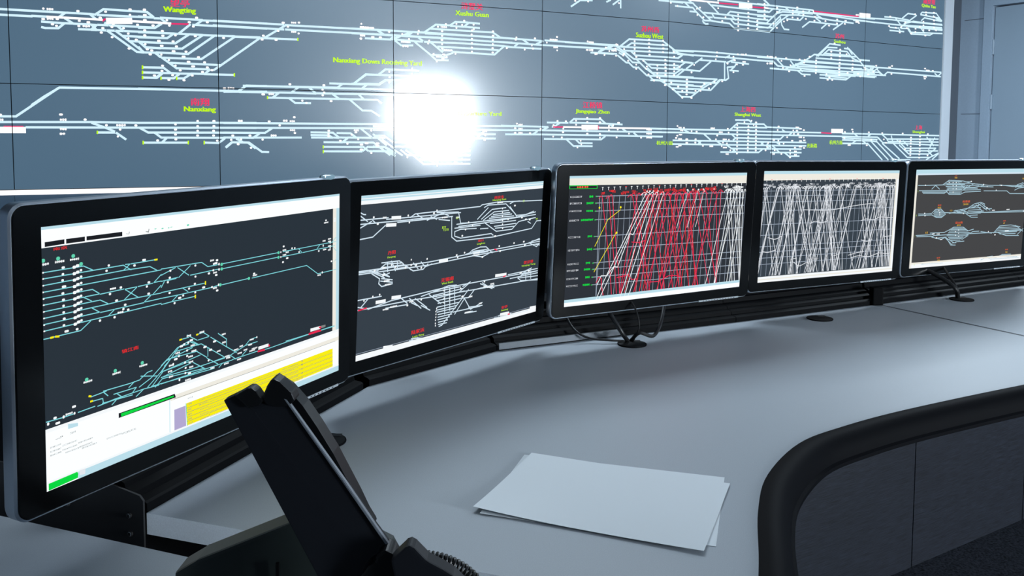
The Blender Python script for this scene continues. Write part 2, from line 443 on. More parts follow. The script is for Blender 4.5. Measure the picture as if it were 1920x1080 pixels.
DATA = """
W c 189,316,458,318;402,365,458,318;472,317,656,319;188,363,309,364;264,412,444,419;263,464,291,471,396,468,448,418;455,418,513,417;456,373,517,415;524,418,664,418;724,419,806,419;563,468,659,467;670,420,712,422;669,469,711,469;675,424,709,465;671,464,710,424;722,468,790,469;661,321,707,362;663,319,708,322;715,314,776,266,1145,272,1202,320;722,324,1198,323;784,397,810,415;820,418,885,419,937,464;897,419,1216,421,1259,387;805,469,861,468;876,468,937,468;950,467,1258,466;805,473,1051,664,1105,668;876,471,988,562,1105,659;932,514,1256,519;992,562,1073,563;1080,565,1255,568;1078,572,1133,616,1254,621;1113,667,1210,666;1214,668,1253,706;1218,666,1253,666;1102,813,1250,811;1101,864,1249,863;1100,913,1209,914,1249,881;164,1197,266,1116,391,1029,1246,1026;1076,270,1149,272,1202,316;1074,319,1198,322;1210,329,1253,328;1265,321,1639,323;1264,327,1315,367;1581,372,1639,327;1072,429,1212,424,1271,382;1529,373,1427,466;1647,327,2249,324;1553,376,2249,376;1071,472,1372,470;1070,522,1319,519,1372,477;1380,470,1415,473;1427,470,1511,472;1518,471,1636,472;1640,473,1746,473;1077,567,1390,567,1511,477;1754,472,1939,472;1069,561,1126,617;1130,621,1452,616,1636,478;1222,663,1503,668,1746,477;1214,672,1276,718,1338,766,1400,815;1284,713,1624,714,1939,476;1346,761,1795,768;1397,813,1695,814;1947,473,2182,468;2182,475,1799,773,1736,820;1653,860,1699,818;1106,813,1282,813,1336,856;1105,863,1261,863;1104,914,1221,913,1266,872;1273,864,1332,863;1340,862,1419,865;1260,914,1371,913,1419,871;1423,865,1520,864;1402,913,1462,912,1519,871;1528,862,1645,862;1653,864,1919,863;2234,465,2247,465;1068,617,1105,662;1067,665,1105,668;1113,667,1210,666;1059,1024,1963,1029;1968,1023,2037,971,2240,966;1972,1031,2239,1025;1741,324,2417,325;2436,329,3558,326,4433,331;1740,371,2416,375;2435,374,3558,373,4433,380;2231,468,2436,331;1738,474,1932,470;1946,475,2176,473;2194,475,2556,472;3254,423,3527,423;3396,337,3452,370;3548,416,3769,326;2014,970,2963,961;1977,1019,2041,969;1828,1036,1966,1032;1971,1027,2042,968,2537,967;1976,1034,2360,1032;2485,1026,2553,972;2558,967,2663,967;2668,974,2726,1022;2366,1030,2485,1029;2490,1028,2731,1031;2303,1079,2355,1038;2308,1085,2458,1086;2257,1086,2298,1085;2463,1089,2520,1134,2677,1133;2468,1085,2967,1082;2674,967,2951,967;2737,1028,2902,1026;2908,1034,2967,1076;2877,919,3001,919;2957,960,3001,926;3012,919,3126,918;3132,911,3259,812,3387,809;3126,919,3258,918;2962,968,3214,966;3219,958,3264,923;3269,918,3403,916;3393,807,3472,748,3569,748;3398,810,3569,809;3409,910,3471,866,3569,863;3225,966,3568,967;2908,1028,3169,1024;3180,1029,3229,1075;3175,1024,3568,1022;2978,1081,3075,1081;3081,1084,3217,1199,3312,1200,3401,1257;3081,1082,3224,1081;3235,1081,3380,1081,3424,1116;1822,1355,2675,1349,3566,1344;1821,1403,3188,1392,3566,1397;1821,1453,2155,1452;2160,1452,2216,1452,2283,1406;1820,1503,1934,1502;1948,1502,2099,1502;2109,1497,2160,1461;2114,1502,2578,1498;1838,1605,1898,1551,1988,1553;1943,1511,1993,1551;2003,1551,2058,1553,2183,1649,2249,1651;2679,1442,2904,1443,2963,1490;2679,1470,2860,1471,2903,1498;2684,1497,2898,1497;2914,1496,2963,1498;2947,1446,3089,1447,3149,1493;2974,1494,3056,1496;3011,1537,3055,1503;3061,1494,3149,1495;3160,1494,3310,1496;3199,1395,3310,1487;2811,1545,3001,1546;3006,1544,3332,1546,3377,1580,3512,1682;2811,1595,3209,1596;2810,1643,3209,1644;3287,1641,3501,1643,3564,1688;3327,1495,3456,1495;3344,1472,3422,1472;3220,1592,3275,1637;3220,1637,3276,1591;3287,1596,3467,1598,3565,1659;3114,326,3407,324,3747,327,3899,324,4727,336,4953,336;3114,376,3469,376,3700,378,4033,373,4727,384,4953,383;3389,336,3456,373;3254,423,3514,421;3528,414,3569,380;3714,372,3766,333;3541,419,3785,425;3578,434,3643,480,3775,474;3644,438,3747,441;3794,427,3885,427;3842,388,3889,418;3799,436,3980,569,4043,623,4184,619;3908,428,3980,427,4267,421,4845,427;3909,321,4039,231,4194,231;3981,280,4717,280,4809,332;3918,334,4727,332;4204,230,4267,187,4410,184;4208,235,4366,237;4371,233,4420,193;4425,187,4555,190;4371,236,4555,239;3985,433,4116,531;4062,473,4426,474,4784,477;4238,522,4738,530,4850,434;3995,568,4106,566;4140,562,4159,563,4238,534;4072,583,4169,588;4850,427,4954,435;4130,511,4233,509;4121,470,4116,526;3109,915,3403,909;3131,910,3256,808,3386,810;3395,807,3467,746,3841,749;3399,811,3841,809;3408,901,3467,863,3840,861;3333,1370,3570,1371,4409,1348,4958,1345;3333,1409,3570,1411,4435,1393,4958,1392;3569,1450,4340,1444,4752,1441;3733,1496,4444,1490,4752,1489;3569,1542,4444,1537;3569,1589,4444,1587;3815,1638,4444,1635;3716,1685,4444,1685;3848,1731,3923,1733;4016,1734,4444,1733;3782,1693,3898,1785,4024,1784;4037,1781,4445,1782;3807,1652,3932,1737;3965,1737,4024,1777;3332,1639,3489,1641,3568,1693;3560,1625,3650,1686;3634,1625,3716,1693;3691,1629,3782,1693;3332,1590,3450,1594,3568,1669;4357,1421,4435,1485;4357,1486,4435,1420;4531,1480,4602,1418;4878,1439,4959,1440;3356,1470,3450,1471,3545,1542;3333,1456,3473,1574;3427,1511,3553,1605;4802,333,5331,344;5369,335,6189,342,6349,344;4802,384,5332,392,6349,383;4802,344,4802,344;4895,435,5320,436;5082,339,5153,379;4988,422,5023,396;5260,384,5344,343;5994,443,6310,443;6099,437,6269,349;6847,270,6847,270;4825,1340,5420,1347;5476,1343,5509,1344;4826,1392,7027,1374;4878,1440,6155,1430,7029,1430;5224,1434,5278,1401;5353,1380,5420,1349;5408,1294,5690,1291;5713,1288,6200,1286,6450,1292;5713,1286,5769,1242,6146,1237,6206,1281;5515,1332,5576,1296;5371,1488,5658,1486;5669,1488,5767,1566,6028,1564;5795,1485,5847,1529,6027,1529;5669,1484,6150,1481,6208,1442;6271,1294,6319,1323;6457,1346,6518,1380;6621,1393,6683,1433;6853,1332,7027,1333;5644,341,6323,334;5644,390,6324,387;6003,442,6358,439;6234,382,6323,334,6345,333;6101,427,6156,396;6345,335,6391,348,6470,350,7107,338;6413,339,6536,250,7028,245,7282,386;6436,345,6492,346,6571,296,7094,295;6357,351,6459,403,6609,489,6678,487;6471,393,7282,381,7510,396;6562,397,6625,442,7271,440,7333,402;7181,353,7509,346;6357,380,6460,427,6587,530,6684,530;6370,455,6496,537,6541,537;6392,426,6460,451;6643,489,6772,589,6913,669;6724,485,6859,580;6678,485,7360,484,7487,487;6771,521,6806,543,7273,534;6865,584,7362,580,7515,585;6878,642,7238,634;6807,587,6913,669,7517,669;6541,542,6599,587,6657,589;6668,584,6797,679,6844,682;6844,692,6891,729,6997,729;6997,722,7518,727;6997,734,7104,778,7179,824,7332,921,7484,918;7104,768,7519,769;7173,819,7520,819;7255,860,7522,864;7211,577,7261,564,7373,493;7231,630,7336,570;7251,663,7362,588;7400,566,7500,501;7181,348,7715,333,8878,337;7257,392,8046,383,8880,390;7118,298,7269,381;7258,441,7326,402;7538,489,7652,417;7372,488,7512,490;7627,444,8048,441;7618,584,7796,454;7387,579,7618,584;6855,682,7908,675;7648,778,7764,723;6856,735,7896,723,7948,678;7009,724,7092,779,7192,828,7332,921,7484,918,7624,825,7908,675;7110,773,7674,777;7204,818,7649,813;7255,860,7547,863;7649,818,7806,817,7961,683;7968,677,8055,678,8101,650,8077,509,8185,497;8028,445,8035,674;8040,388,8113,358;8062,453,8195,399;8142,438,8444,447;8224,459,8198,497,8145,535;8118,547,8268,549;7400,566,7500,501;8880,390,8954,438,8983,442;8878,343,8980,347;8826,483,8985,479;8936,344,8981,373;6959,-249,7349,-258,7486,-261,7516,-237,7728,-106,7809,-109;7206,-200,7487,-204,7538,-159,7680,-60,7810,-67;7439,-154,7528,-155;7359,-257,7428,-211;7416,-293,7466,-263;7657,-158,7798,-158,7840,-108,8117,-115;7677,-160,8053,-161;7650,-54,7665,-32,7701,-18,7741,-22;7810,-63,8098,-55,8183,1,8773,0;7739,-99,7800,-62;7724,-295,7795,-251,7909,-168;7795,-263,8764,-265;8053,-165,8104,-208,8766,-205;8064,-162,8768,-153;8137,-152,8196,-106;8117,-115,8770,-108;8122,-104,8181,-61,8772,-52;7905,-338,8762,-345;8683,-410,8761,-369;8571,-349,9595,-355;8696,-412,8797,-348;8699,-308,9384,-317,10648,-333,10860,-339;8575,-246,8786,-259,8855,-312;9086,-342,9161,-307;9627,-314,10862,-288;8577,-189,8859,-205,8986,-302;8578,-148,8761,-157;8748,-115,8915,-254,9030,-285,9251,-293,9597,-306;8779,-55,9002,-240,9281,-264,9629,-266,9909,-251,10414,-242;8580,-96,8834,-106;8581,-44,8850,-60;8583,-3,8802,1,9005,-167,9134,-246;8989,-208,9022,-105,9068,-56,9156,-57;9106,-196,9359,-201,9417,-248;9311,-266,9377,-314;9265,-316,9323,-352;9407,-108,9540,-194,9632,-196,10101,-195;9774,-120,9880,-194;10009,-122,10196,-230;9490,-303,9534,-339;9674,-297,9799,-253;8888,-210,8897,-137;8863,-82,8990,-187;9660,-252,9755,-211;8594,346,8878,343,10894,343;8596,391,8880,385;8880,385,8969,443,9324,450,10902,497;8826,483,9295,484,9660,481,10902,503;8951,359,9071,443;9201,361,9263,416;9102,478,9189,447,9470,345,9650,247,10477,230;9234,444,9531,341;9292,398,10668,405,10897,405;9145,454,10636,447,10900,451;9683,294,10579,291,10656,349;9410,359,10665,343;9323,429,10617,391;9340,487,9425,531,9585,528;9384,458,9431,493;9697,266,9947,80,10162,85;9728,264,9894,133,10099,126;9805,249,9927,164,10310,167;9851,218,10362,220;10244,124,10341,126,10561,264,10771,267;10308,106,10410,200;10311,173,10412,251,10562,292;9770,519,10490,505;9771,563,10296,565,10407,503,10488,466;9879,530,10328,541;10666,366,10769,406,10819,369;10786,405,10870,367;10783,-344,11240,-357,11400,-357,12409,-363;10412,-286,10642,-290,11368,-291,12402,-326;11073,-387,11309,-391,11614,-380;11469,-398,11591,-475,11773,-474;11792,-464,11423,-255;11309,-391,11458,-281;11194,-244,11370,-245;11196,-198,11516,-203;11388,-252,11426,-209;11475,-288,12413,-303;11602,-285,11692,-286,12414,-285;11442,-245,11621,-258,11679,-203,12417,-237;11604,-245,11680,-180,12124,-193,12198,-228;11883,-489,11918,-521,12255,-531,12396,-422;11883,-483,12014,-476,12336,-465;11907,-396,11978,-443,12377,-420;11724,-371,11983,-367,12399,-374;11509,-319,11724,-371;12260,-459,12395,-434;11894,-289,11992,-213;12182,-489,12319,-428;10657,355,11261,356,12425,356;10569,269,10779,267;10691,376,10794,399;10745,424,10862,379;10864,419,10964,368;10446,440,10985,424,11100,465,11176,415,12419,423;10948,386,11055,450;10447,468,11143,463;10497,488,10936,490;12273,381,12352,420,12426,368;6867,1331,7323,1330,7514,1329,8138,1326,8626,1326;6868,1377,7409,1371,7709,1379,8628,1377;7380,1336,7467,1372;6869,1429,7046,1428;7208,1472,8631,1468;7204,1519,8632,1516;7710,1386,7820,1457;8138,1326,8268,1232,8623,1235;8218,1287,8625,1278;8236,1190,8464,1186,8517,1206;8180,1381,8243,1425,8629,1425;8203,1451,8243,1431;7920,1471,8001,1512;8092,1519,8175,1564,8634,1563;7994,1613,8635,1611;7614,1475,7664,1516;7615,1517,7663,1475;8196,1568,8248,1606;8197,1607,8247,1567;8432,1181,8474,1187,8506,1210;8434,1235,8740,1232,8795,1270,9416,1277;8435,1282,8795,1278;8437,1330,9037,1330,9823,1327;8438,1378,9194,1373,10489,1371;8440,1428,9051,1426,9105,1385;8441,1471,9538,1468;8443,1518,9540,1515;8444,1565,9450,1562;8446,1613,8657,1612,8720,1574;9080,1300,9137,1328;9211,1367,9260,1338;8872,1611,9452,1610;9136,1615,9216,1659,9414,1658;8901,1516,8968,1560;8979,1568,9036,1608;8803,1498,8891,1553;8805,1554,8890,1513;8695,1475,8739,1510;8696,1511,8738,1475;8987,1479,9043,1503;10260,1332,10487,1331;10270,1421,10491,1422;10272,1472,10494,1471;10256,1379,10318,1403;10254,1327,12434,1334;10050,1371,11003,1373,11128,1453,12428,1482;10263,1392,11004,1409;10264,1423,10872,1429,10993,1441;10273,1471,10794,1469;10794,1465,11128,1707;10872,1438,11265,1707;10978,1428,11389,1708,11769,1708;11115,1463,11513,1689;11030,1382,11128,1453;10514,1335,10593,1374;10802,1358,10867,1330;11108,1332,11221,1398,12423,1387;11362,1461,11696,1671,12232,1672;11221,1407,11250,1434,12426,1434;11442,1405,11645,1533,12372,1529;11583,1422,11700,1495;11502,1487,11721,1616,12199,1620,12357,1539;11647,1570,12419,1572;12145,1709,12232,1672,12436,1605;12293,1700,12437,1615;12214,1379,12310,1492;12221,1492,12332,1369;12195,1549,12278,1454;12139,1361,12216,1417;11314,1352,11362,1461;12166,1568,12289,1643;10482,1459,10557,1423;10687,1430,10754,1465;5718,-83,5846,-168;5838,-164,6006,-175;6206,-174,6262,-200;6297,-148,6383,-209;6404,-211,6406,-116;6958,-249,7324,-250;-63,314,461,318;-64,366,187,367;-93,1308,33,1307,380,1035;-95,1361,651,1355,1053,1360,2130,1350;112,1409,1035,1407,2129,1402;651,1364,761,1408,840,1445;696,1456,840,1456;856,1459,935,1522;1060,1410,1133,1455,2129,1453;1191,1458,1248,1505,1831,1507;1255,1551,1290,1514;1090,1555,1483,1555;1638,1555,1768,1559,1822,1517;1839,1598,1893,1551,2047,1554,2119,1612;1840,1503,2102,1505;1939,1516,1992,1545
W w 309,364,762,368;1018,369,1260,369;1073,369,1354,373;5628,1342,5880,1339;6112,1338,6853,1332;7436,-295,7723,-302,7906,-303;8697,-312,8763,-309;9602,-355,9619,-319
W m 762,381,791,358;1354,375,1513,371;5487,1345,5628,1342;6112,1316,6113,1357;7911,-300,8237,-308;8486,-301,8686,-307;8573,-302,8692,-308;9626,-344,10515,-345;9829,1327,10037,1332;-67,1405,89,1405
W B 795,377,1018,366;5876,1339,6104,1335;8250,-298,8481,-312;10531,-369,10764,-376;10531,-369,10764,-376;10029,1298,10270,1296;-97,1435,108,1435
W b 281,290,21;334,292,58;562,297,29;793,290,26;1002,256,31;1126,251,31;1000,308,23;1129,303,35;1128,352,35;1198,401,31;1063,401,27;746,350,30;333,383,58;391,382,29;277,388,32;351,433,29;383,446,25;571,389,26;646,398,33;566,438,26;628,438,67;766,448,28;752,492,28;843,433,26;855,404,26;942,440,23;842,531,24;1124,453,28;981,490,24;1124,502,28;981,537,19;1049,546,29;1244,549,28;985,634,28;1126,586,22;1143,636,30;1181,645,30;1167,684,30;1200,891,30;1126,253,31;1588,304,31;1321,342,24;1129,303,35;1128,352,35;1198,401,30;1521,351,31;1685,343,29;1342,394,25;1557,392,27;1124,452,28;1279,451,31;1123,500,28;1282,497,30;1394,487,25;1246,549,35;1372,549,29;1573,488,29;1270,597,35;1401,597,30;1833,493,29;1374,646,37;1486,646,29;1463,696,37;1598,697,31;1507,745,35;1653,746,29;1547,790,39;1677,795,29;1430,833,27;1719,822,30;1273,792,28;1267,843,28;1200,891,30;1361,883,27;1327,930,29;1632,843,29;1538,881,27;1462,930,29;2215,450,29;2202,490,31;2204,1053,37;1265,683,19;1331,733,21;1389,787,21;1833,1000,34;1894,998,68;2412,306,34;2516,301,56;2569,296,26;2458,345,26;2515,395,56;2564,408,23;2361,393,26;2214,449,26;2203,490,29;2339,487,33;1832,494,25;3212,271,20;3245,307,96;3335,310,28;3225,396,56;3207,431,28;3333,409,36;3415,406,36;3509,341,20;1978,1331,50;2259,1333,31;2419,1323,50;2510,1285,29;2489,1327,56;2363,1372,25;2490,1422,56;2514,1450,27;1904,1482,30;2069,1481,30;2301,1478,62;1888,1527,24;2192,1522,24;1954,1571,28;2077,1607,24;1983,1519,20;2861,1423,30;2858,1454,26;2858,1482,26;3150,1415,55;3146,1437,33;3310,1416,27;3169,1511,22;2981,1528,30;3055,1561,24;3204,1569,40;3259,1555,45;3203,1623,40;3309,1661,25;2470,940,31;2815,941,32;2801,989,26;2817,1017,26;2802,1047,26;2205,1054,37;2283,1050,56;2593,1109,25;2635,1131,25;2888,1106,32;3509,773,23;3511,831,23;3510,882,23;3100,1463,22;3377,1557,45;3377,1582,45;3213,270,16;3259,309,133;3335,308,27;3223,394,58;3206,428,32;3333,406,39;3415,403,32;3510,341,25;3655,357,22;3731,406,23;3842,312,25;3832,345,21;4111,300,29;4111,351,25;4109,397,33;4111,443,25;4111,491,23;4465,271,26;4460,318,26;4463,365,26;4463,413,26;4463,465,26;4463,511,26;4717,269,31;4719,316,35;4715,365,28;4715,413,24;4713,458,29;4714,507,29;4887,450,25;4267,542,24;3961,412,25;3949,444,21;4155,219,25;4371,169,26;4130,253,78;4063,254,25;4279,254,22;4279,209,22;4346,217,24;4483,207,22;4485,256,22;3690,440,103;3690,487,75;4012,557,23;4130,558,39;4057,584,43;4048,638,23;4120,604,39;4164,584,23;3765,727,23;3763,785,27;3508,771,22;3512,832,22;3763,842,21;3507,889,22;4179,506,98;4448,1410,21;4619,1409,62;4488,1510,21;4619,1507,34;4267,1569,34;4267,1622,43;4267,1667,43;4267,1716,43;4267,1764,43;4054,1651,24;4054,1700,24;4054,1749,24;4054,1802,24;4345,1683,17;4344,1634,17;4345,1774,17;4345,1724,17;3707,1707,23;4626,1455,21;3957,1734,24;5007,322,23;4997,348,28;4890,448,23;5240,320,29;5111,455,24;5201,405,19;5215,439,29;5484,322,111;5529,286,30;5512,408,65;5532,442,20;5394,360,20;5946,314,21;5995,322,73;5944,414,36;5996,416,57;6065,457,47;6186,459,21;6198,373,21;6362,328,32;5018,1314,23;5063,1326,57;4997,1367,31;5063,1373,57;4997,1421,31;5063,1421,57;5185,1422,28;5320,1371,26;5545,1273,29;5659,1273,30;5492,1323,29;5488,1458,22;5606,1466,27;5798,1263,25;5799,1311,25;5953,1224,30;5954,1274,30;6131,1222,33;6131,1272,33;5625,1360,25;5621,1404,34;5955,1370,30;5956,1415,33;6133,1416,31;6134,1459,24;6259,1315,28;6319,1305,26;6396,1273,41;6385,1354,26;6260,1366,26;6371,1451,26;6548,1402,24;6726,1448,27;6841,1347,86;6842,1397,86;6845,1445,89;5864,1501,23;5874,1544,23;5821,1583,23;5948,314,22;6001,323,64;5939,415,31;5999,411,59;6069,453,40;6183,463,24;6201,373,27;6351,325,31;6337,376,25;6347,462,27;6251,412,22;6318,403,79;6461,376,27;6611,272,27;6612,320,27;6613,366,27;6613,416,27;6821,240,30;6822,286,32;6823,332,30;6830,379,30;6831,423,33;7028,240,26;7029,289,35;7034,335,38;7031,381,31;7068,477,31;7069,522,31;7070,566,33;7075,611,35;7072,659,33;7197,369,25;7202,428,30;7204,518,32;7205,562,32;7206,609,30;7207,657,32;7328,468,30;7292,552,28;6639,462,34;6742,503,28;6795,570,28;6782,598,26;6639,555,25;6640,605,30;6521,514,27;6460,433,29;6449,453,27;6950,553,26;6947,602,26;6951,648,26;6951,695,28;6985,703,28;7062,741,28;7071,787,31;6903,738,28;6820,666,28;7413,702,33;7413,749,36;7411,794,38;7412,842,33;7410,889,36;7163,751,30;7275,796,30;7340,847,30;7342,931,30;7487,925,36;7483,609,28;7190,835,32;7895,329,34;7893,377,34;7877,419,26;8250,332,33;8330,330,60;8389,324,30;8174,370,30;8196,412,41;8360,423,61;8341,463,41;8238,464,30;8180,569,30;8774,326,31;8835,329,63;8921,329,32;8773,422,34;8838,419,63;7483,606,31;7523,512,26;7330,468,33;7194,369,25;7066,474,31;7067,522,28;7070,566,31;7074,611,33;7072,659,31;7202,428,27;7204,518,32;7205,562,30;7206,609,32;7204,658,32;7296,547,25;7409,703,33;7410,749,36;7411,794,38;7412,841,36;7410,889,36;7162,751,30;7272,796,30;7340,847,30;7342,933,30;7491,930,33;7067,788,28;7693,741,31;7642,784,29;7802,741,29;7863,708,29;7553,838,31;7634,834,31;7773,796,31;7992,696,32;8076,463,32;7135,-232,27;7239,-203,25;7549,-195,22;7599,-214,30;7560,-119,26;7658,-99,30;8025,-129,29;7971,-76,31;7895,-328,24;7899,-233,29;8238,-182,29;8242,-132,29;8243,-85,29;8245,-33,32;8245,24,36;8408,-368,30;8411,-278,28;8413,-221,32;8417,-172,34;8418,-124,34;8417,-75,34;8417,-19,36;8575,-127,32;8574,-77,37;8574,-21,37;8695,-362,33;8699,-317,28;8700,-276,31;8700,-223,33;8700,-173,33;8697,-355,31;8699,-319,28;8700,-274,34;8702,-222,34;8704,-172,37;8924,-328,35;8926,-274,35;9215,-320,33;9297,-366,39;9411,-323,36;9217,-277,30;9416,-277,36;9213,-224,33;9310,-221,36;9466,-226,36;9117,-180,35;9056,-158,32;8929,-64,35;8869,-114,34;9641,-269,37;9631,-215,34;9847,-226,37;10079,-267,41;9920,-170,41;10076,-214,35;10250,-262,48;10236,-219,39;10473,-364,43;10486,-275,66;10525,-254,36;8773,325,28;8838,331,63;8921,329,35;8773,419,31;8840,415,63;9115,330,38;9029,371,32;9369,331,33;9467,331,33;9559,283,37;9200,420,33;9060,464,32;9177,504,38;9456,373,33;9687,327,37;9686,370,34;9688,419,37;9690,461,37;9688,501,34;9471,552,39;9924,583,44;10016,582,38;9959,548,41;9899,507,35;10158,147,42;10158,196,38;10157,244,42;10155,288,42;10157,332,38;10152,377,42;10151,424,42;10153,466,38;10155,505,38;9980,188,41;9982,234,38;9984,278,38;10291,202,32;10422,287,39;10424,340,39;10422,385,39;10417,424,39;10324,468,39;10583,280,33;10674,374,40;10589,502,43;10760,466,44;10542,468,40;10041,69,38;11194,-399,45;11175,-260,42;11754,-479,40;12007,-528,41;12194,-538,45;12009,-493,41;12202,-473,45;12201,-419,45;12208,-372,42;12208,-312,42;11954,-382,37;11957,-329,37;11875,-300,37;11776,-263,40;11775,-216,40;11961,-258,37;12098,-262,45;12256,-274,46;12009,-179,45;11680,-186,44;11418,-183,43;11535,-339,36;11326,-248,39;11449,-268,36;11576,-260,40;10490,-365,66;10486,-264,72;10525,-254,36;10923,332,38;11216,340,60;11271,318,42;11265,436,39;12033,318,45;12100,343,94;12219,341,42;12040,442,82;12036,470,49;10594,502,40;10752,467,37;10864,426,34;10684,399,40;7274,1290,25;7315,1311,55;7377,1311,30;7342,1346,51;7503,1351,25;7584,1356,33;7324,1399,57;7273,1413,32;7849,1307,75;8105,1307,30;7987,1356,72;8120,1357,28;7928,1399,32;7256,1442,38;7319,1453,63;7427,1455,44;7570,1453,33;7428,1501,44;7566,1495,33;7907,1448,28;8057,1448,73;8128,1450,26;7318,1538,55;7274,1555,47;7692,1537,29;7832,1539,67;8007,1537,24;8063,1554,73;8028,1490,26;8095,1499,26;8156,1588,27;8104,1639,57;8267,1257,29;8268,1302,29;8269,1350,29;8269,1395,29;8270,1442,25;8271,1489,29;8272,1536,27;8271,1583,27;8272,1631,31;8461,1266,29;8468,1317,33;8464,1360,31;8463,1409,31;8462,1455,29;8461,1498,31;8460,1545,29;8462,1590,29;8599,1213,32;8601,1263,28;8600,1310,28;8600,1358,30;8600,1404,30;8602,1453,30;8602,1497,30;8602,1545,28;8603,1587,30;8391,1213,27;8555,1252,23;8516,1192,25;9007,1258,35;8992,1305,29;9285,1305,29;9359,1262,68;9355,1307,45;9422,1281,50;9487,1298,41;9491,1401,30;9173,1400,33;9423,1396,66;9502,1438,46;9428,1448,57;9270,1446,45;9010,1448,31;8926,1444,44;9109,1490,29;9431,1529,64;9500,1543,41;9326,1542,41;9235,1582,29;9337,1593,57;9237,1629,27;9339,1642,57;9237,1676,38;9073,1630,33;8929,1633,48;8779,1584,30;8824,1485,28;8804,1534,26;8947,1580,31;8462,1313,36;8464,1360,31;8462,1409,29;8462,1455,29;8463,1499,27;8462,1546,27;8463,1590,27;8594,1212,34;8598,1261,30;8599,1309,30;8601,1356,30;8600,1404,30;8600,1451,28;8602,1496,30;8603,1543,28;8603,1587,32;9032,1488,22;9298,1352,29;9379,1354,43;10457,1269,37;10308,1310,32;10406,1494,67;10293,1395,44;10457,1270,43;10472,1303,31;10307,1306,28;10812,1304,37;11105,1311,38;11567,1311,42;12159,1312,38;11974,1354,43;11975,1399,43;11977,1447,41;11978,1492,41;11979,1541,41;11978,1585,41;11973,1630,41;11973,1677,41;11764,1370,40;11763,1412,40;11763,1458,40;11763,1504,40;11763,1549,40;11762,1592,40;11762,1639,40;11196,1453,36;11632,1547,42;10777,1494,40;10403,1495,64;10871,1411,32;11146,1404,33;12171,1643,38;11513,1423,36;5771,-152,30;5947,-158,24;6379,-171,24;-93,1293,35;-94,1340,59;396,1285,34;413,1335,59;595,1332,28;773,1385,26;898,1384,87;1026,1385,29;889,1426,23;868,1494,19;411,1425,59;403,1470,49;1377,1373,24;1376,1424,30;1375,1474,27;1377,1523,27;1578,1337,24;1577,1388,24;1576,1436,24;1575,1483,28;1728,1336,31;1727,1387,28;1723,1435,28;1722,1483,28;1978,1333,47;1214,1533,27;1755,1535,24;1903,1482,29;1888,1526,22;1952,1570,25;2079,1608,18;2070,1480,26;10,1430,9
W y 1097,798,1096,829;1096,849,1095,877;1095,899,1094,927;1928,851,1928,875;1098,798,1098,829;1097,849,1097,877;1096,899,1096,927;1258,903,1257,929;1397,900,1397,927;2556,457,2555,484;1930,848,1929,877;2247,1073,2247,1099;2802,1582,2802,1610;2802,1632,2802,1660;695,1442,694,1467;1087,1540,1086,1570;1489,1540,1488,1570;1635,1540,1634,1571
W L -115,2028,399,2031,842,2021,1474,2011,1913,1981
W R 1439,163,172,84,望亭;4465,3,255,77,浒墅关;6837,113,258,71,苏州西;10139,-39,172,67,苏州;12073,-694,277,80,戚墅堰;1603,1144,166,75,南翔;6026,1069,268,77,江桥镇;8447,1043,263,70,上海西;11933,1215,164,65,上海
W G 1437,242,287,68,Wangting;4465,86,395,54,Xushu Guan;6830,192,399,59,Suzhou West;10143,36,226,45,Suzhou;12064,-621,327,56,Qishu Yan;1602,1224,288,65,Nanxiang;3395,675,957,69,Nanxiang Down Receiving Yard;4563,1213,518,61,Departure Yard;6027,1152,470,58,Jiangqiao Zhen;8449,1121,460,56,Shanghai West;11937,1288,290,49,Shanghai
W Y 7078,1507,245,53,杭州方面;9653,1510,198,60,光新路;10130,1459,260,61,杭州方面
1 c 306,133,433,135,454,149,494,149;503,149,716,148;738,148,806,148,984,148;356,137,391,161;359,162,396,138;306,148,349,136;305,163,356,161;396,162,470,161,494,161;503,162,716,161;734,162,820,162;806,148,820,160;824,162,890,161;890,160,904,149;893,161,939,161,978,160;966,146,984,135;970,165,985,177;967,214,985,204;305,190,371,190,443,190;305,204,356,205,467,205,494,203;371,190,388,202;305,219,338,218,411,218;338,217,356,205;502,204,598,203;613,204,843,203,895,236,983,236;305,178,315,165;324,164,351,163;751,411,979,415;2,95,97,95,121,108;2,108,120,108,199,108,220,122;2,122,196,120,273,122,295,135;1,136,306,135;1,149,118,150,135,162;99,163,135,163;1,163,95,163,115,175;1,177,137,177,157,189;137,164,200,163;1,191,116,190,157,190,199,189,305,191;1,204,133,204;116,191,135,204;2,218,157,217,305,216;0,235,87,235,112,219;203,164,235,164;203,165,238,189;199,189,235,165;238,164,281,163;137,205,173,205;157,217,173,206;175,205,255,205;256,203,274,192;282,189,305,172;284,162,306,146;284,162,306,162;258,204,305,204;204,107,217,108,199,120;219,108,289,108;2,412,41,414;43,414,70,414;77,414,119,413;126,415,188,412;110,389,149,387;115,400,139,401;141,385,214,387;214,387,241,386;209,396,225,386;241,385,262,374,276,373;243,378,290,390;141,387,153,399;168,400,230,401;219,411,230,401;238,403,273,390,318,360,353,336,389,328,420,345;262,410,301,384,330,359;273,413,307,385;139,401,141,413;129,415,168,412,251,411,295,414;178,402,193,415;163,423,176,414;229,423,251,411;138,412,219,416;318,360,401,347;301,384,389,380;284,416,306,401,438,410;273,411,474,419;363,318,389,318;384,311,417,332;415,317,437,316,457,330;420,332,455,331;462,334,517,372,552,395;488,330,518,352,518,371;302,385,358,335,388,335;341,344,430,344;430,344,511,399;398,329,420,343;321,357,417,360;312,372,330,360;302,397,405,401,511,401;412,358,449,384;303,384,427,372;452,359,452,382;449,386,487,411;302,398,395,385;402,385,444,413;302,413,487,413,538,413;475,400,511,399;519,373,554,397;490,421,501,414;517,402,549,394,588,385,634,385;530,398,552,414;588,384,605,373,631,372;538,412,579,412,634,412;574,410,591,400;634,413,681,415,762,414,978,413;303,368,321,357
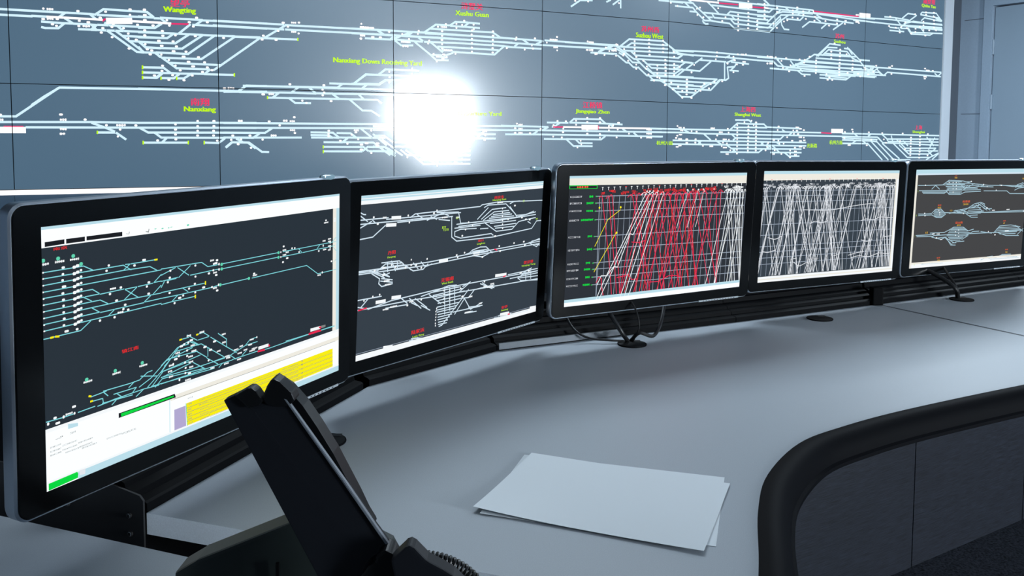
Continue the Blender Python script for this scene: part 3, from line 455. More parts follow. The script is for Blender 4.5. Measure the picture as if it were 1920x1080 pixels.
1 y 445,187,445,192;411,216,411,221;17,235,21,235;28,235,34,236;288,108,293,108;105,386,108,387;109,399,112,399;361,318,365,318;415,317,418,317
1 b 468,135,14;485,137,10;474,145,7;481,144,13;492,148,6;472,161,7;478,168,14;482,175,10;492,162,6;467,204,7;477,208,15;490,202,6;485,216,10;621,193,10;624,198,18;741,133,9;744,144,16;729,148,5;756,152,14;744,158,16;729,162,5;756,169,12;738,178,9;777,143,7;789,144,7;808,158,7;924,139,15;951,136,16;951,144,16;951,158,16;950,170,14;927,166,17;954,148,6;954,164,6;899,167,8;920,153,6;901,241,17;916,235,6;961,207,9;412,140,7;333,141,7;331,158,8;325,168,7;412,168,7;457,167,9;410,186,8;391,195,7;330,195,8;439,200,12;372,209,7;361,213,12;411,208,7;345,223,7;933,77,8;934,84,22;977,76,6;976,83,11;2,95,3;2,108,3;2,122,3;1,136,3;2,150,3;2,163,3;2,177,3;2,191,3;2,205,3;2,218,3;48,91,9;47,105,7;46,118,7;49,132,12;46,146,8;47,160,8;47,173,7;47,187,7;48,201,8;47,215,7;53,229,12;78,230,8;160,103,7;154,114,7;256,104,12;229,113,8;170,157,17;191,158,8;162,168,7;269,159,9;263,168,7;179,186,9;268,186,9;202,200,8;197,209,7;210,213,8;189,215,17;173,223,7;135,223,7;90,103,7;90,117,7;90,131,7;90,145,7;89,159,7;89,172,7;89,186,7;89,200,7;89,213,7;8,78,16;40,77,23;75,77,23;102,352,23;176,353,23;250,354,24;67,398,11;22,409,9;28,422,13;42,413,6;55,410,18;68,413,5;6,417,6;389,314,15;432,314,17;507,336,15;475,348,13;508,358,14;397,327,13;374,332,8;387,331,8;365,335,13;401,341,14;353,349,15;383,350,7;405,356,17;357,358,7;383,364,7;394,368,16;347,363,13;442,355,13;461,367,13;489,377,14;332,375,14;339,374,6;376,379,7;395,382,16;329,389,14;378,393,7;396,395,14;332,403,14;377,406,7;390,410,12;454,393,7;467,416,15;358,418,6;519,398,18;523,403,16;516,417,18;552,388,18;571,383,14;565,401,17;587,397,15;605,387,15;611,374,16;631,372,5;613,405,23;622,401,23;563,417,16;385,425,19
1 g 500,150,502,150;500,162,502,162;495,203,497,203;718,148,720,148;718,162,720,161;599,203,602,203;87,89,94,90;68,69,76,70;33,70,40,70;0,70,5,70;95,346,103,348;168,346,177,347;242,346,252,348
1 B 861,402,902,404;637,405,678,405;861,403,908,404
1 r 856,412,902,412;901,403,911,403;634,413,663,415;852,413,912,414;678,405,683,409;905,405,912,404
1 X 911,403,933,404;915,404,932,404
1 d 74,94;74,108;74,122;74,136;74,149;74,163;74,177;74,191;74,204;74,218;82,92;82,106;82,120;82,133;82,147;82,161;82,174;82,188;82,202;82,215
1 R 42,49,32,8,南京;214,307,46,11,镇江南
1 PK 7,32,52,31,52,41,7,42;56,31,101,31,101,41,56,41;105,31,197,31,197,41,105,40;180,448,343,449,346,459,180,459
1 PN 186,450,339,452,340,456,187,458;4,546,72,545,74,550,73,559,4,561
1 PS 1,540,473,559,473,577,3,560
1 PA 52,432,76,437,76,444,52,443
1 PI 77,544,92,545,91,557,77,555
1 PU 70,519,71,520,71,520
1 t 29,456,14,2;63,454,15,4;36,454,7,3;22,470,26,3;55,475,36,3;94,482,37,3;22,479,26,3;55,485,36,3;94,492,33,3;22,487,26,3;62,493,36,3;103,497,38,3;167,497,40,3;207,499,41,4;390,488,14,4;390,502,14,4;391,515,14,4;391,527,14,4;392,538,14,4;392,473,16,3;436,489,30,3;487,490,73,2;559,490,78,2;651,491,95,2;769,491,72,3;822,487,9,5;435,501,30,3;487,503,73,2;559,503,78,2;657,505,96,2;769,502,72,3;438,514,30,3;487,516,73,2;769,515,72,3;438,527,30,3;489,529,73,2;769,527,72,3;440,540,30,3;489,542,63,2;789,539,53,3;822,498,9,5;822,512,9,5;822,524,9,5;822,539,9,5
1 PY 379,484,969,484,970,543,381,542
1 PV 341,489,377,489,378,541,341,541
1 Pg 377,483,379,484,382,542,380,542;285,34,294,33,290,36;327,35,331,35,331,37,327,37;334,35,340,34,340,36,334,36;307,35,311,34,314,35,313,37,308,37;385,35,389,33,394,35,392,37,387,38
1 Pk 380,496,969,497,969,498,379,497;380,508,970,510,970,511,380,509;381,520,970,523,970,524,381,521;381,531,970,535,970,536,381,532;340,461,605,463,982,463,982,464,605,464,340,462;207,37,215,39,217,33,215,33,214,38,207,36;261,38,270,41,272,33,270,32,269,38,261,37
2 c -3,81,124,83;-2,95,242,99;-4,55,13,63,22,64;-4,65,31,88;-2,108,49,89;53,86,67,97;-4,146,56,143,112,108;228,91,251,80,601,79;115,88,490,94;167,103,447,105;261,83,292,100;233,98,352,101;312,108,403,85;331,96,363,109;361,84,478,91,493,135,583,139;373,110,432,119;382,85,425,100;442,108,447,183,475,201,682,207,937,196,968,167,1003,168;601,79,612,73,707,69,1006,82;625,85,648,77,758,80,825,128;588,128,649,87;611,130,673,96,759,95;623,135,686,107,779,108;482,146,630,146;461,151,607,153;471,137,826,140,958,128;538,147,959,139;462,164,494,158,585,163;462,164,463,181,497,192,675,192,688,200;630,144,705,186,805,187;666,151,827,153;647,137,833,141;658,130,813,133;670,124,799,124;681,117,786,117;691,165,829,165;698,173,817,176;805,187,847,159,906,155,960,152;784,93,832,137;608,167,655,169;783,81,808,74,846,74;826,132,891,134,944,124;907,164,928,174;-4,254,332,263,569,259,1005,257;-3,264,333,274,570,269,1006,266;-4,258,84,262,119,243,194,249;101,237,184,240,194,249;48,257,140,291,111,273;58,269,94,291,91,308,105,320,155,317;103,292,154,303;99,300,155,312;66,267,117,291;84,259,185,258;101,254,204,257;93,267,214,269;166,266,223,267,253,285,303,286,327,269;103,285,139,277;107,279,113,294;213,258,243,280;252,256,278,281;291,257,313,278,348,272;193,245,223,270;146,236,167,273;128,237,130,272;174,239,176,271;524,260,552,255,568,246,614,239,649,242,688,271;557,256,638,254;570,267,629,280,687,265;568,251,662,253;575,262,663,262;903,259,997,245;929,258,979,278,999,265;942,251,1004,249;964,266,1007,275;2,386,240,391,403,398,1000,419;2,376,37,386;1,352,106,354;15,378,44,355;46,390,154,377,401,372,996,384;201,377,231,400;240,383,302,430;250,400,281,416;269,388,332,432;127,400,231,404;301,419,349,445;299,386,380,376,444,367,487,371;340,385,405,429;361,392,522,390;372,405,534,401;383,415,513,416;389,426,514,427;385,440,503,441;383,451,493,451;386,459,488,460;392,469,472,471;392,479,468,480;393,489,457,489;396,499,447,499;396,508,442,509;400,516,416,514,514,435,557,399;349,379,510,381;401,372,499,375;422,368,429,474;449,372,456,464;476,372,482,445;473,474,632,477;484,484,536,431,574,480;574,480,643,464;514,427,559,431,592,405;562,470,644,476;541,490,610,494;552,488,587,490;592,405,711,403;625,386,700,417;637,384,674,405;650,402,712,415;501,402,555,376;522,382,566,370;382,399,350,394;796,374,995,374;810,392,997,393;863,400,913,373,953,366;876,398,999,406;862,396,883,411,1000,424;888,387,996,384;913,373,917,412;947,369,951,412;132,401,174,401;249,545,268,537,319,544,335,551,523,555;249,541,329,550,392,551;747,538,771,533,830,541;722,542,760,545,823,544;258,535,293,537;798,543,837,546,943,548
2 b 57,76,9;76,100,11;217,83,8;224,108,8;361,76,8;346,85,12;404,105,32;474,111,20;505,184,11;700,205,15;815,91,13;720,72,37;737,97,7;738,113,7;739,129,7;741,145,8;742,161,8;744,178,8;776,144,10;866,144,13;893,154,13;920,157,14;537,135,9;561,149,9;522,161,9;106,81,18;70,260,9;111,255,18;147,250,7;166,259,8;112,280,16;127,303,28;132,317,28;214,269,10;242,262,10;267,265,10;293,279,10;321,250,8;241,243,6;479,255,11;485,264,9;523,251,9;592,259,42;593,268,35;729,248,10;736,269,13;888,247,13;896,262,13;823,246,10;629,280,12;383,444,6;380,455,6;381,466,6;381,477,6;380,488,6;380,500,6;381,509,6;418,382,6;419,397,6;420,412,6;421,428,6;450,387,7;451,402,7;452,418,7;127,404,28;164,400,34;250,396,20;300,397,10;231,407,10;558,489,35;631,466,19;687,407,37;698,397,25;656,402,24;524,421,16;570,429,23;511,388,9;649,381,10;97,347,7;66,349,7;27,357,7;880,377,19;934,376,17;638,545,7;614,545,7;413,547,9;392,551,21;680,547,5
2 B 138,85,183,87;114,108,162,110;384,267,432,268;80,372,126,373;153,367,198,370;714,367,785,370;123,540,167,544;759,534,816,536;956,540,998,542
2 Q 402,142,23;413,152,30;472,113,15;872,76,13;968,159,17
2 r 699,257,717,263;2,387,41,384;764,378,783,376;808,541,823,542
2 L -6,558,1005,556;-6,547,1004,548
2 S -5,12,1009,17;-5,3,1008,6
2 R 712,50,58,12,南京东;614,213,30,9,陵口;145,206,35,13,丹阳;927,337,65,13,渭泾塘;434,341,68,15,无锡南;784,506,38,12,安亭;290,512,64,15,陆家浜
2 G 715,61,84,9,Nanjing East;616,226,47,9,Lingkou;145,222,37,8,Danyang;929,351,94,9,Weijing Tang;435,354,62,8,Wuxi South;785,519,44,9,Anting;293,530,58,8,Lujia Bang
5 T 24,89,82,90,228,89,279,63,404,69,475,84,634,98,856,102,975,105;34,119,259,122,565,122;595,130,808,134,840,151,978,154;138,112,168,91,204,113;256,99,507,107,591,98;241,80,461,83;235,89,548,97;271,108,536,113;289,145,385,147,426,134,567,132;60,127,274,131;68,134,248,138,285,113;259,123,289,145;418,74,481,74;363,77,423,115,448,93;410,120,504,84;267,71,390,73;262,87,420,89;263,100,422,102;265,114,396,117;287,131,398,133;282,138,385,141;563,104,679,108;736,97,857,108,976,113;888,114,973,91;901,99,960,86;883,131,919,119,977,115;887,104,948,110;42,252,94,254,154,251,184,229,231,229,261,250,441,260,997,257;43,261,155,260,197,277,237,279,273,259;179,238,246,240;173,245,261,248;167,253,268,256;175,261,262,264;182,269,250,272;302,256,439,241,519,206,575,198,612,208,609,237,682,239;342,243,521,225,576,207;371,253,611,251;456,265,501,285,558,287;467,242,581,241;482,252,597,253;469,261,583,262;480,230,579,229;492,219,563,217;547,202,639,247;576,203,668,248;534,211,596,250;355,239,413,259;396,235,469,256;485,273,556,273;612,260,998,267;36,374,181,375;43,381,182,385;153,365,274,366,314,353,353,338,437,341,482,365,531,357;169,389,252,406,278,398;182,380,317,381,599,383,745,385,986,380;224,396,291,394,338,443,380,445;292,399,364,430;340,345,452,349;327,352,467,357;315,360,482,366;309,369,498,376;303,378,485,385;297,387,472,394;312,397,444,401;320,406,431,409;335,416,419,418;378,426,454,425;351,431,385,431;471,392,526,371,583,371;432,414,486,393;278,393,352,443;598,374,701,388;716,388,770,347,874,344,968,359;729,379,838,408,960,413;756,356,937,358;742,365,954,369;744,375,970,377;760,385,941,388;776,396,927,399;920,348,1003,390;944,407,1000,370;155,382,211,400;620,547,676,531,727,529;692,541,794,532,816,524,899,526;780,538,963,544;707,547,979,550;794,529,915,534;677,538,766,540;187,541,213,535,281,539;100,542,282,547
5 b 281,76,8;315,77,8;342,77,8;317,95,8;319,114,8;347,114,8;345,96,8;322,132,8;220,249,8;222,262,8;212,237,8;397,356,8;399,375,8;402,394,8;370,365,8;373,388,8;587,92,12;752,100,15;82,89,11;94,249,11;98,263,11;181,371,22;252,406,19;210,395,16;427,260,11;637,233,15;698,249,29;835,248,30;668,377,9;732,399,15;841,379,39;619,539,38;708,128,9;474,72,11;221,373,27;621,105,6;985,262,9
5 O 335,38,23,7,沪东;215,206,28,9,唯亭;444,190,62,13,阳澄湖;395,313,62,13,昆山南;810,317,25,8,花桥;240,513,29,9,安亭;854,495,26,8,黄渡
5 Q 336,49,25;214,220,30;441,206,48;394,328,34;809,331,15;242,528,22;856,511,24;317,240,22;122,361,24;25,122,5;26,259,5;26,378,5;957,61,22;39,542,7
3 h 137,90,989,96;136,119,992,124;136,154,993,160;138,191,996,198;137,264,996,268;138,320,998,326;139,380,999,384;139,408,999,413;137,443,999,449;139,477,1000,486;157,91,162,527
3 PA 0,-3,1001,4,1002,16,0,10;0,532,1001,525,1002,537,0,545
3 PE 0,10,1002,16,1002,53,0,39
3 PN 0,40,142,41,142,57,1,55
3 PK 3,43,139,44,139,55,4,53
3 PS 0,545,1002,537,1000,558,0,564
3 t 36,89,62,9;36,117,62,9;36,150,62,9;32,190,50,9;36,262,62,9;36,318,60,9;36,378,60,9;35,406,60,9;35,442,60,9;35,473,60,9
3 k 113,90,22,11;108,118,39,11;108,152,37,11;97,190,67,11;115,262,25,11;117,319,29,11;112,378,25,11;109,406,35,11;113,441,25,11;108,474,39,11;139,90,8,6;139,120,8,6;138,154,8,6;139,192,8,6;139,264,8,6;139,320,8,6;138,381,8,6;138,409,8,6;137,443,8,6;136,477,8,6
3 r2 42,48,8,8;54,48,10,8;66,48,10,8;80,48,10,8;91,48,8,8
3 y 144,307,205,194,270,153;146,420,222,303,252,254
3 Y2 158,140,10,12;270,142,11,13;255,254,11,13
"""
CONTENT = {}
for _ln in DATA.strip().split('\n'):
    _s, _c, _r = _ln.split(' ', 2)
    CONTENT.setdefault(_s, {})[_c] = [it.split(',') for it in _r.split(';')]

def pts_of(it):
    n = [float(x) for x in it]
    return list(zip(n[0::2], n[1::2]))

# ================================================================== THE ROOM
WALLP = [(-4.0686, 4.579, 1.3661), (-3.0081, 5.0087, 1.3663), (-1.9475, 5.4385, 1.3665), (-0.9032, 5.8617, 1.3599), (0.1183, 6.2756, 1.3506), (1.1055, 6.6756, 1.3312), (2.078, 7.2056, 1.3129), (3.048, 7.7402, 1.296), (4.0135, 8.2829, 1.2845)]
CH = 0.623
def wpt(u, v, off=0.0):
    k = min(7, max(0, int(math.floor(u / 1778.0)) + 1))
    s = u / 1778.0 + 1 - k
    a = Vector(WALLP[k]); b = Vector(WALLP[k + 1])
    p = a + (b - a) * s
    n = Vector((b.y - a.y, a.x - b.x, 0)).normalized()
    return Vector((p.x, p.y, p.z - v / 1000.0 * CH)) + n * off

e1 = Vector((0.8744, 0.4848)); e2 = Vector((0.4848, -0.8746))     # along the video wall / towards the camera
CORN = Vector((4.32, 8.49))
A_ = Vector(WALLP[0][:2]) - Vector((cos(0.33), sin(0.33))) * 2.2
B_ = A_ + Vector((0.36, -0.93)) * 9.5
D_ = CORN + e2 * 12.0
E_ = B_ + (D_ - B_)
def wall_box(name, p, q, z0, z1, th, m, side=1):
    bm = bmesh.new()
    p = Vector(p); q = Vector(q)
    d = (q - p).normalized(); n = Vector((-d.y, d.x)) * th * side
    slab(bm, [p, q, q + n, p + n], z0, z1)
    return struct(obj(name, bm, m))

bm = bmesh.new(); slab(bm, [(-9, -7), (12.5, -7), (12.5, 11), (-9, 11)], FLOOR - 0.1, FLOOR)
struct(obj('floor', bm, M['carpet']))
bm = bmesh.new(); slab(bm, [(-9, -7), (12.5, -7), (12.5, 11), (-9, 11)], CEIL, CEIL + 0.1)
struct(obj('ceiling', bm, M['ceiling']))
wall_box('wall_left', A_, B_, FLOOR, CEIL, 0.15, M['wall'], -1)

# right wall with its door opening
def along(t): return CORN + e2 * t
DT0, DT1, DTOP = 0.30, 1.26, 1.69
bm = bmesh.new()
n_out = Vector((0.8746, 0.4848))
def wseg(bm, t0, t1, z0, z1, th=0.15, mi=0, off=0.0):
    a, b = along(t0) + n_out * off, along(t1) + n_out * off
    slab(bm, [a, b, b + n_out * th, a + n_out * th], z0, z1, mi)
wseg(bm, -0.2, DT0, FLOOR, CEIL); wseg(bm, DT1, 12.0, FLOOR, CEIL); wseg(bm, DT0, DT1, DTOP, CEIL)
struct(obj('wall_right', bm, M['wall']))
bm = bmesh.new()
for z in (0.665, 1.58):                                         # horizontal joints of the wall lining
    wseg(bm, -0.0, 0.205, z, z + 0.006, 0.003, 0, -0.003)
struct(obj('trim_2', bm, M['frame_dark']))
bm = bmesh.new()
wseg(bm, 0.215, DT0, FLOOR, DTOP + 0.09, 0.03, 0, -0.03)
wseg(bm, DT1, DT1 + 0.09, FLOOR, DTOP + 0.09, 0.03, 0, -0.03)
wseg(bm, DT0, DT1, DTOP, DTOP + 0.09, 0.03, 0, -0.03)
struct(obj('trim_1', bm, M['wall']))
bm = bmesh.new()
wseg(bm, DT0 + 0.012, DT1 - 0.012, FLOOR + 0.01, DTOP - 0.015, 0.045, 0, 0.0)
door = struct(obj('door_1', bm, M['door']))
for z in (1.30, 0.78, -0.45):
    bm = bmesh.new()
    a = along(DT0 + 0.006) + n_out * -0.006
    cylinder(bm, (a.x, a.y, z), 0.011, 0.14, 12)
    wseg(bm, DT0 + 0.004, DT0 + 0.03, z - 0.07, z + 0.07, 0.004, 0, -0.004)
    o = obj('hinge', bm, M['door']); o.parent = door
bm = bmesh.new()
a = along(DT1 - 0.08); cylinder(bm, (a.x - n_out.x * 0.03, a.y - n_out.y * 0.03, 0.3), 0.012, 0.06, 12, (n_out.x, n_out.y, 0))
tube(bm, [(a.x - n_out.x * 0.05, a.y - n_out.y * 0.05, 0.3), (a.x - n_out.x * 0.05 - e2.x * 0.12, a.y - n_out.y * 0.05 - e2.y * 0.12, 0.3)], 0.009, 10)
o = obj('door_handle', bm, M['steel']); o.parent = door

# wall behind the video wall, and grey reveal beside it
bk = [Vector(WALLP[k][:2]) for k in range(9)]
path = [A_] + [bk[0]] + bk[1:] + [CORN]
bm = bmesh.new()
for p, q in zip(path, path[1:]):
    d = (q - p).normalized(); n = Vector((-d.y, d.x))
    slab(bm, [p + n * 0.30, q + n * 0.30, q + n * 0.42, p + n * 0.42], FLOOR, CEIL)
struct(obj('wall_back', bm, M['frame_dark']))
P7 = bk[-1]; hd = (bk[-1] - bk[-2]).normalized(); nb = Vector((-hd.y, hd.x))
bm = bmesh.new()
slab(bm, [P7 + hd * 0.135 + nb * 0.04, CORN + nb * 0.04, CORN + nb * 0.30, P7 + hd * 0.135 + nb * 0.3], FLOOR, CEIL)
struct(obj('trim_3', bm, M['frame_dark']))
# rear wall with an added glowing pane, placed to mirror as the glare
RW0, RW1 = Vector((B_.x, B_.y)), Vector((D_.x, D_.y))
wd = e1.copy(); wn = Vector((-e2.x, -e2.y))
Wc = Vector(GLARE_C)                      # centre of the added pane (x, y, z)
wdir = Vector((WN[1], -WN[0])).normalized()      # along the rear wall
wnr = Vector(WN).normalized()                    # into the room
WW, WHH = WSIZE
def rear(s, t=0.0):
    return Vector((Wc.x, Wc.y)) + wdir * s + wnr * t
bm = bmesh.new()
def rseg(bm, s0, s1, z0, z1, t0=-0.15, t1=0.0, mi=0):
    slab(bm, [rear(s0, t0), rear(s1, t0), rear(s1, t1), rear(s0, t1)], z0, z1, mi)
rseg(bm, -9, -WW/2, FLOOR, CEIL); rseg(bm, WW/2, 9, FLOOR, CEIL)
rseg(bm, -WW/2, WW/2, FLOOR, Wc.z - WHH/2); rseg(bm, -WW/2, WW/2, Wc.z + WHH/2, CEIL)
struct(obj('wall_rear', bm, M['wall']))
M['glare_glow'] = mat('glare_emitter', (0, 0, 0, 1), 1, 0, 0, (0.86, 0.94, 1.0, 1), WPOW)  # strong added glow that makes the glare on the video wall
bm = bmesh.new(); rseg(bm, -WW/2, WW/2, Wc.z - WHH/2, Wc.z + WHH/2, -0.12, -0.11)
glare_pane = struct(obj('glare_pane_1', bm, M['glare_glow']))
bm = bmesh.new()
for s0, s1, z0, z1 in ((-WW/2, -WW/2+.04, -WHH/2, WHH/2), (WW/2-.04, WW/2, -WHH/2, WHH/2),
                       (-WW/2, WW/2, -WHH/2, -WHH/2+.04), (-WW/2, WW/2, WHH/2-.04, WHH/2)):
    rseg(bm, s0, s1, Wc.z + z0, Wc.z + z1, -0.09, -0.04)
o = obj('glare_pane_frame', bm, M['frame_light']); o.parent = glare_pane

# ================================================================== THE VIDEO WALL
vw = thing('video_wall', 'wide wall of tiled display panels showing a pale blue railway track diagram', 'video wall',
           (wpt(5334, 0).x, wpt(5334, 0).y, FLOOR))
polys = []
TW = 21.5
W_ = CONTENT['W']
rnd = random.Random(4)
for it in W_['c']: ribbon(polys, pts_of(it), TW, 'w_c', 1)
for it in W_['w']: ribbon(polys, pts_of(it), TW * 0.95, 'w_w', 2)
for it in W_['m']: ribbon(polys, pts_of(it), 17, 'w_m', 2, 0)
for it in W_['B']: ribbon(polys, pts_of(it), 60, 'w_w', 3, 0)
for it in W_['y']: ribbon(polys, pts_of(it), 13, 'w_y', 3)
for it in W_['b']:
    u, v, w = map(float, it)
    if w > 45: marks(polys, u, v, w, 23, 'w_w', 4, rnd); blob(polys, u, v, w * 0.96, 9, 'w_w', 4)
    else: blob(polys, u, v, w * 0.92, 20, 'w_w', 4)
for c, key in (('R', 'w_R'), ('G', 'w_G'), ('Y', 'w_G')):
    for it in W_[c]:
        u, v, w, h = map(float, it[:4])
        put_text(polys, it[4], u, v, w, h, key, 5, 0.06 if c == 'G' else 0.03)
# track diagram carries on above the frame of view on the upper row and left of it
wkeys = ['w_base', 'w_c', 'w_w', 'w_m', 'w_R', 'w_G', 'w_y', 'panelgap']
wmats = [M[k] for k in wkeys]
bboxes = [(min(p[0] for p in q[0]), max(p[0] for p in q[0]), min(p[1] for p in q[0]), max(p[1] for p in q[0])) for q in polys]
for col in range(8):
    for row in (-2, -1, 0, 1):
        g = 3.6
        u0, u1 = (col - 1) * 1778 + g, col * 1778 - g
        v0, v1 = row * 1000 + g, (row + 1) * 1000 - g
        if row == 1:
            pass
        bm = bmesh.new()
        # body of the display cube
        c = [wpt(u0 + .01, v0), wpt(u1 - .01, v0), wpt(u1 - .01, v1), wpt(u0 + .01, v1)]
        a = Vector(WALLP[col]); b = Vector(WALLP[col + 1])
        n = Vector((b.y - a.y, a.x - b.x, 0)).normalized()
        fr = [bm.verts.new(p) for p in c]; bkv = [bm.verts.new(p - n * 0.06) for p in c]
        f = bm.faces.new(fr); f.material_index = 0
        f = bm.faces.new(bkv[::-1]); f.material_index = 7
        for i in range(4):
            f = bm.faces.new((fr[i], bkv[i], bkv[(i + 1) % 4], fr[(i + 1) % 4])); f.material_index = 7
        bmesh.ops.recalc_face_normals(bm, faces=bm.faces)
        for (pp, key, lay), bb in zip(polys, bboxes):
            if bb[1] < u0 or bb[0] > u1 or bb[3] < v0 or bb[2] > v1:
                continue
            q = clip_poly(pp, u0, u1, v0, v1)
            if len(q) < 3:
                continue
            off = 0.0006 * lay
            vv = [bm.verts.new(wpt(min(max(x, u0 + .01), u1 - .01), y, off)) for x, y in q]
            f = bm.faces.new(vv); f.material_index = wkeys.index(key)
            f.normal_update()
            if f.normal.dot(n) < 0: f.normal_flip()
        bmesh.ops.transform(bm, matrix=PM[vw.name].inverted(), verts=bm.verts)
        me = bpy.data.meshes.new('display_panel'); bm.to_mesh(me); bm.free()
        link('display_panel', me, vw, wmats)
# lit strip row, plinth and side frame
bm = bmesh.new(); bm2 = bmesh.new(); bm3 = bmesh.new(); bm4 = bmesh.new()
for k in range(8):
    a, b = wpt((k - 1) * 1778 + 2, 2003, -0.005), wpt(k * 1778 - 2, 2003, -0.005)
    n = Vector((b.y - a.y, a.x - b.x, 0)).normalized()
    def face_strip(bm_, v0, v1, off0, off1):
        p = [wpt((k - 1) * 1778 + 1.5, v0, off0), wpt(k * 1778 - 1.5, v0, off0), wpt(k * 1778 - 1.5, v1, off0), wpt((k - 1) * 1778 + 1.5, v1, off0)]
        prism(bm_, p, -n * (off0 - off1))
    face_strip(bm4, 2006, 2050, 0.0, -0.03)
    face_strip(bm, 2050, 2335, -0.002, -0.06)
    face_strip(bm2, 2335, 2800, -0.04, -0.28)
    face_strip(bm3, 2800, 3385, -0.12, -0.28)
obj('lower_fascia', bm, M['fascia'], vw)
obj('plinth', bm2, M['frame_dark'], vw)
obj('light_strip', bm4, M['w_w'], vw)
obj('base_cabinet', bm3, M['blackboard'], vw)
bm = bmesh.new()
for k in range(8):
    a = Vector(WALLP[k][:2]); b = Vector(WALLP[k + 1][:2]); d = (b - a).normalized(); n = Vector((-d.y, d.x))
    slab(bm, [a + n * 0.062, b + n * 0.062, b + n * 0.10, a + n * 0.10], -0.02, 2.3)
obj('backing_frame', bm, M['panelgap'], vw)
bm = bmesh.new()
slab(bm, [P7 + hd * 0.004 - nb * 0.012, P7 + hd * 0.13 - nb * 0.012, P7 + hd * 0.13 + nb * 0.10, P7 + hd * 0.004 + nb * 0.10], FLOOR, 2.3)
obj('side_frame', bm, M['frame_light'], vw)

# ================================================================== THE CONTROL DESK
curve = [(0.10, 0.42), (0.185, 0.70), (0.235, 0.83), (0.27, 0.945), (0.306, 1.08), (0.352, 1.198), (0.437, 1.322), (0.535, 1.40), (0.686, 1.492), (0.98, 1.643), (1.337, 1.811), (2.6, 2.41)]
curve_s = [(p.x, p.y) for p in smooth_path([(x, y, 0) for x, y in curve], 6)]
rail_front = [(-0.484, 1.064), (-0.360, 1.432), (-0.298, 1.609), (-0.061, 1.875), (0.121, 1.966), (0.547, 2.175), (1.007, 2.41), (1.615, 2.729), (2.9, 3.40)]
TH = 0.028
def near(pt, lst):
    return min(range(len(lst)), key=lambda i: (lst[i][0] - pt[0]) ** 2 + (lst[i][1] - pt[1]) ** 2)
i_seam = near((1.337, 1.811), curve_s)
i_cut = near((0.235, 0.83), curve_s)
trim_off = 0.003

def back_of(off):
    """rail line moved back by off"""
    out = []
    n = len(rail_front)
    for i in range(n):
        a = Vector(rail_front[i]) - Vector(rail_front[i-1]) if i else Vector(rail_front[1]) - Vector(rail_front[0])
        b = Vector(rail_front[i+1]) - Vector(rail_front[i]) if i < n - 1 else a
        t = (a.normalized() + b.normalized()).normalized()
        out.append(Vector(rail_front[i]) + Vector((-t.y, t.x)) * off)
    return out

desk_group = 'segments of the curved control desk'
# --- main segment
main = thing('control_desk', 'long curved grey desk segment in the middle carrying the loose paper sheets', 'desk', (0.3, 1.6, FLOOR), desk_group)
rb = rail_front
top = [rb[0]] + rb[1:7]
top = top + [(1.0075 + 0.0, 2.4095)]
trim_main = curve_s[i_cut:i_seam + 1]
poly = [rb[i] for i in range(0, 7)] + trim_main[::-1]
bm = bmesh.new()
fs = slab(bm, poly, -TH, 0.0)
for f in bm.faces:
    f.material_index = 0 if abs(f.calc_center_median().z) < 1e-6 else 1
bm.faces.ensure_lookup_table()
obj('worktop', bm, [M['desk'], M['desk_edge']], main)
TRIM = [(0.0, 0.0), (0.012, 0.0035), (0.026, 0.001), (0.036, -0.008), (0.041, -0.020), (0.0425, -0.030), (0.047, -0.033), (0.047, -0.039), (0.038, -0.040), (0.0, -0.040)]
bm = bmesh.new(); sweep(bm, trim_main, TRIM)
obj('edge_trim', bm, M['rubber'], main, smooth=True)
# front panels below the desk, set back
def front_panel(a, b, parent, z1=-0.042):
    bm = bmesh.new()
    a = Vector(a); b = Vector(b); d = (b - a).normalized(); n = Vector((-d.y, d.x))
    a = a + d * 0.002; b = b - d * 0.002
    slab(bm, [a, b, b + n * 0.02, a + n * 0.02], FLOOR + 0.004, z1)
    return obj('front_panel', bm, M['wood'], parent)
FP = [(-0.42, 1.22), (-0.14, 1.58), (0.20, 1.797), (1.109, 2.3545), (1.60, 2.6555), (2.05, 2.93)]
pp = [Vector(FP[0]), Vector(FP[1]), Vector(FP[2]), Vector(FP[3])]
front_panel(FP[0], FP[1], main); front_panel(FP[1], FP[2], main)
front_panel(FP[2], FP[3], main); front_panel(FP[3], FP[4], main)
# --- right segment
right = thing('control_desk', 'grey desk segment at the far right beyond the dark joint line', 'desk', (1.9, 2.4, FLOOR), desk_group)
jd = (Vector((1.337, 1.811)) - Vector((1.007, 2.41))).normalized()
jn = Vector((-jd.y, jd.x))
sh = -jn if jn.x < 0 else jn
sh = Vector((0.88, 0.47)) * 0.012
poly = [Vector(rb[6]) + sh, Vector(rb[7]), Vector(rb[8])] + [Vector(p) for p in curve_s[i_seam + 1:][::-1]] + [Vector(curve_s[i_seam]) + sh]
bm = bmesh.new(); slab(bm, poly, -TH, 0.0)
for f in bm.faces: f.material_index = 0 if abs(f.calc_center_median().z) < 1e-6 else 1
obj('worktop', bm, [M['desk'], M['desk_edge']], right)
bm = bmesh.new(); sweep(bm, [tuple(Vector(curve_s[i_seam]) + sh)] + curve_s[i_seam + 1:], TRIM)
obj('edge_trim', bm, M['rubber'], right, smooth=True)
front_panel(FP[4], FP[5], right)
bm = bmesh.new()
q0 = Vector(rb[6]); q1 = Vector(curve_s[i_seam])
slab(bm, [q0 + sh * .05, q1 + sh * .05, q1 + sh * .95, q0 + sh * .95], -TH, -0.0008)
obj('joint_strip', bm, M['seam'], right)
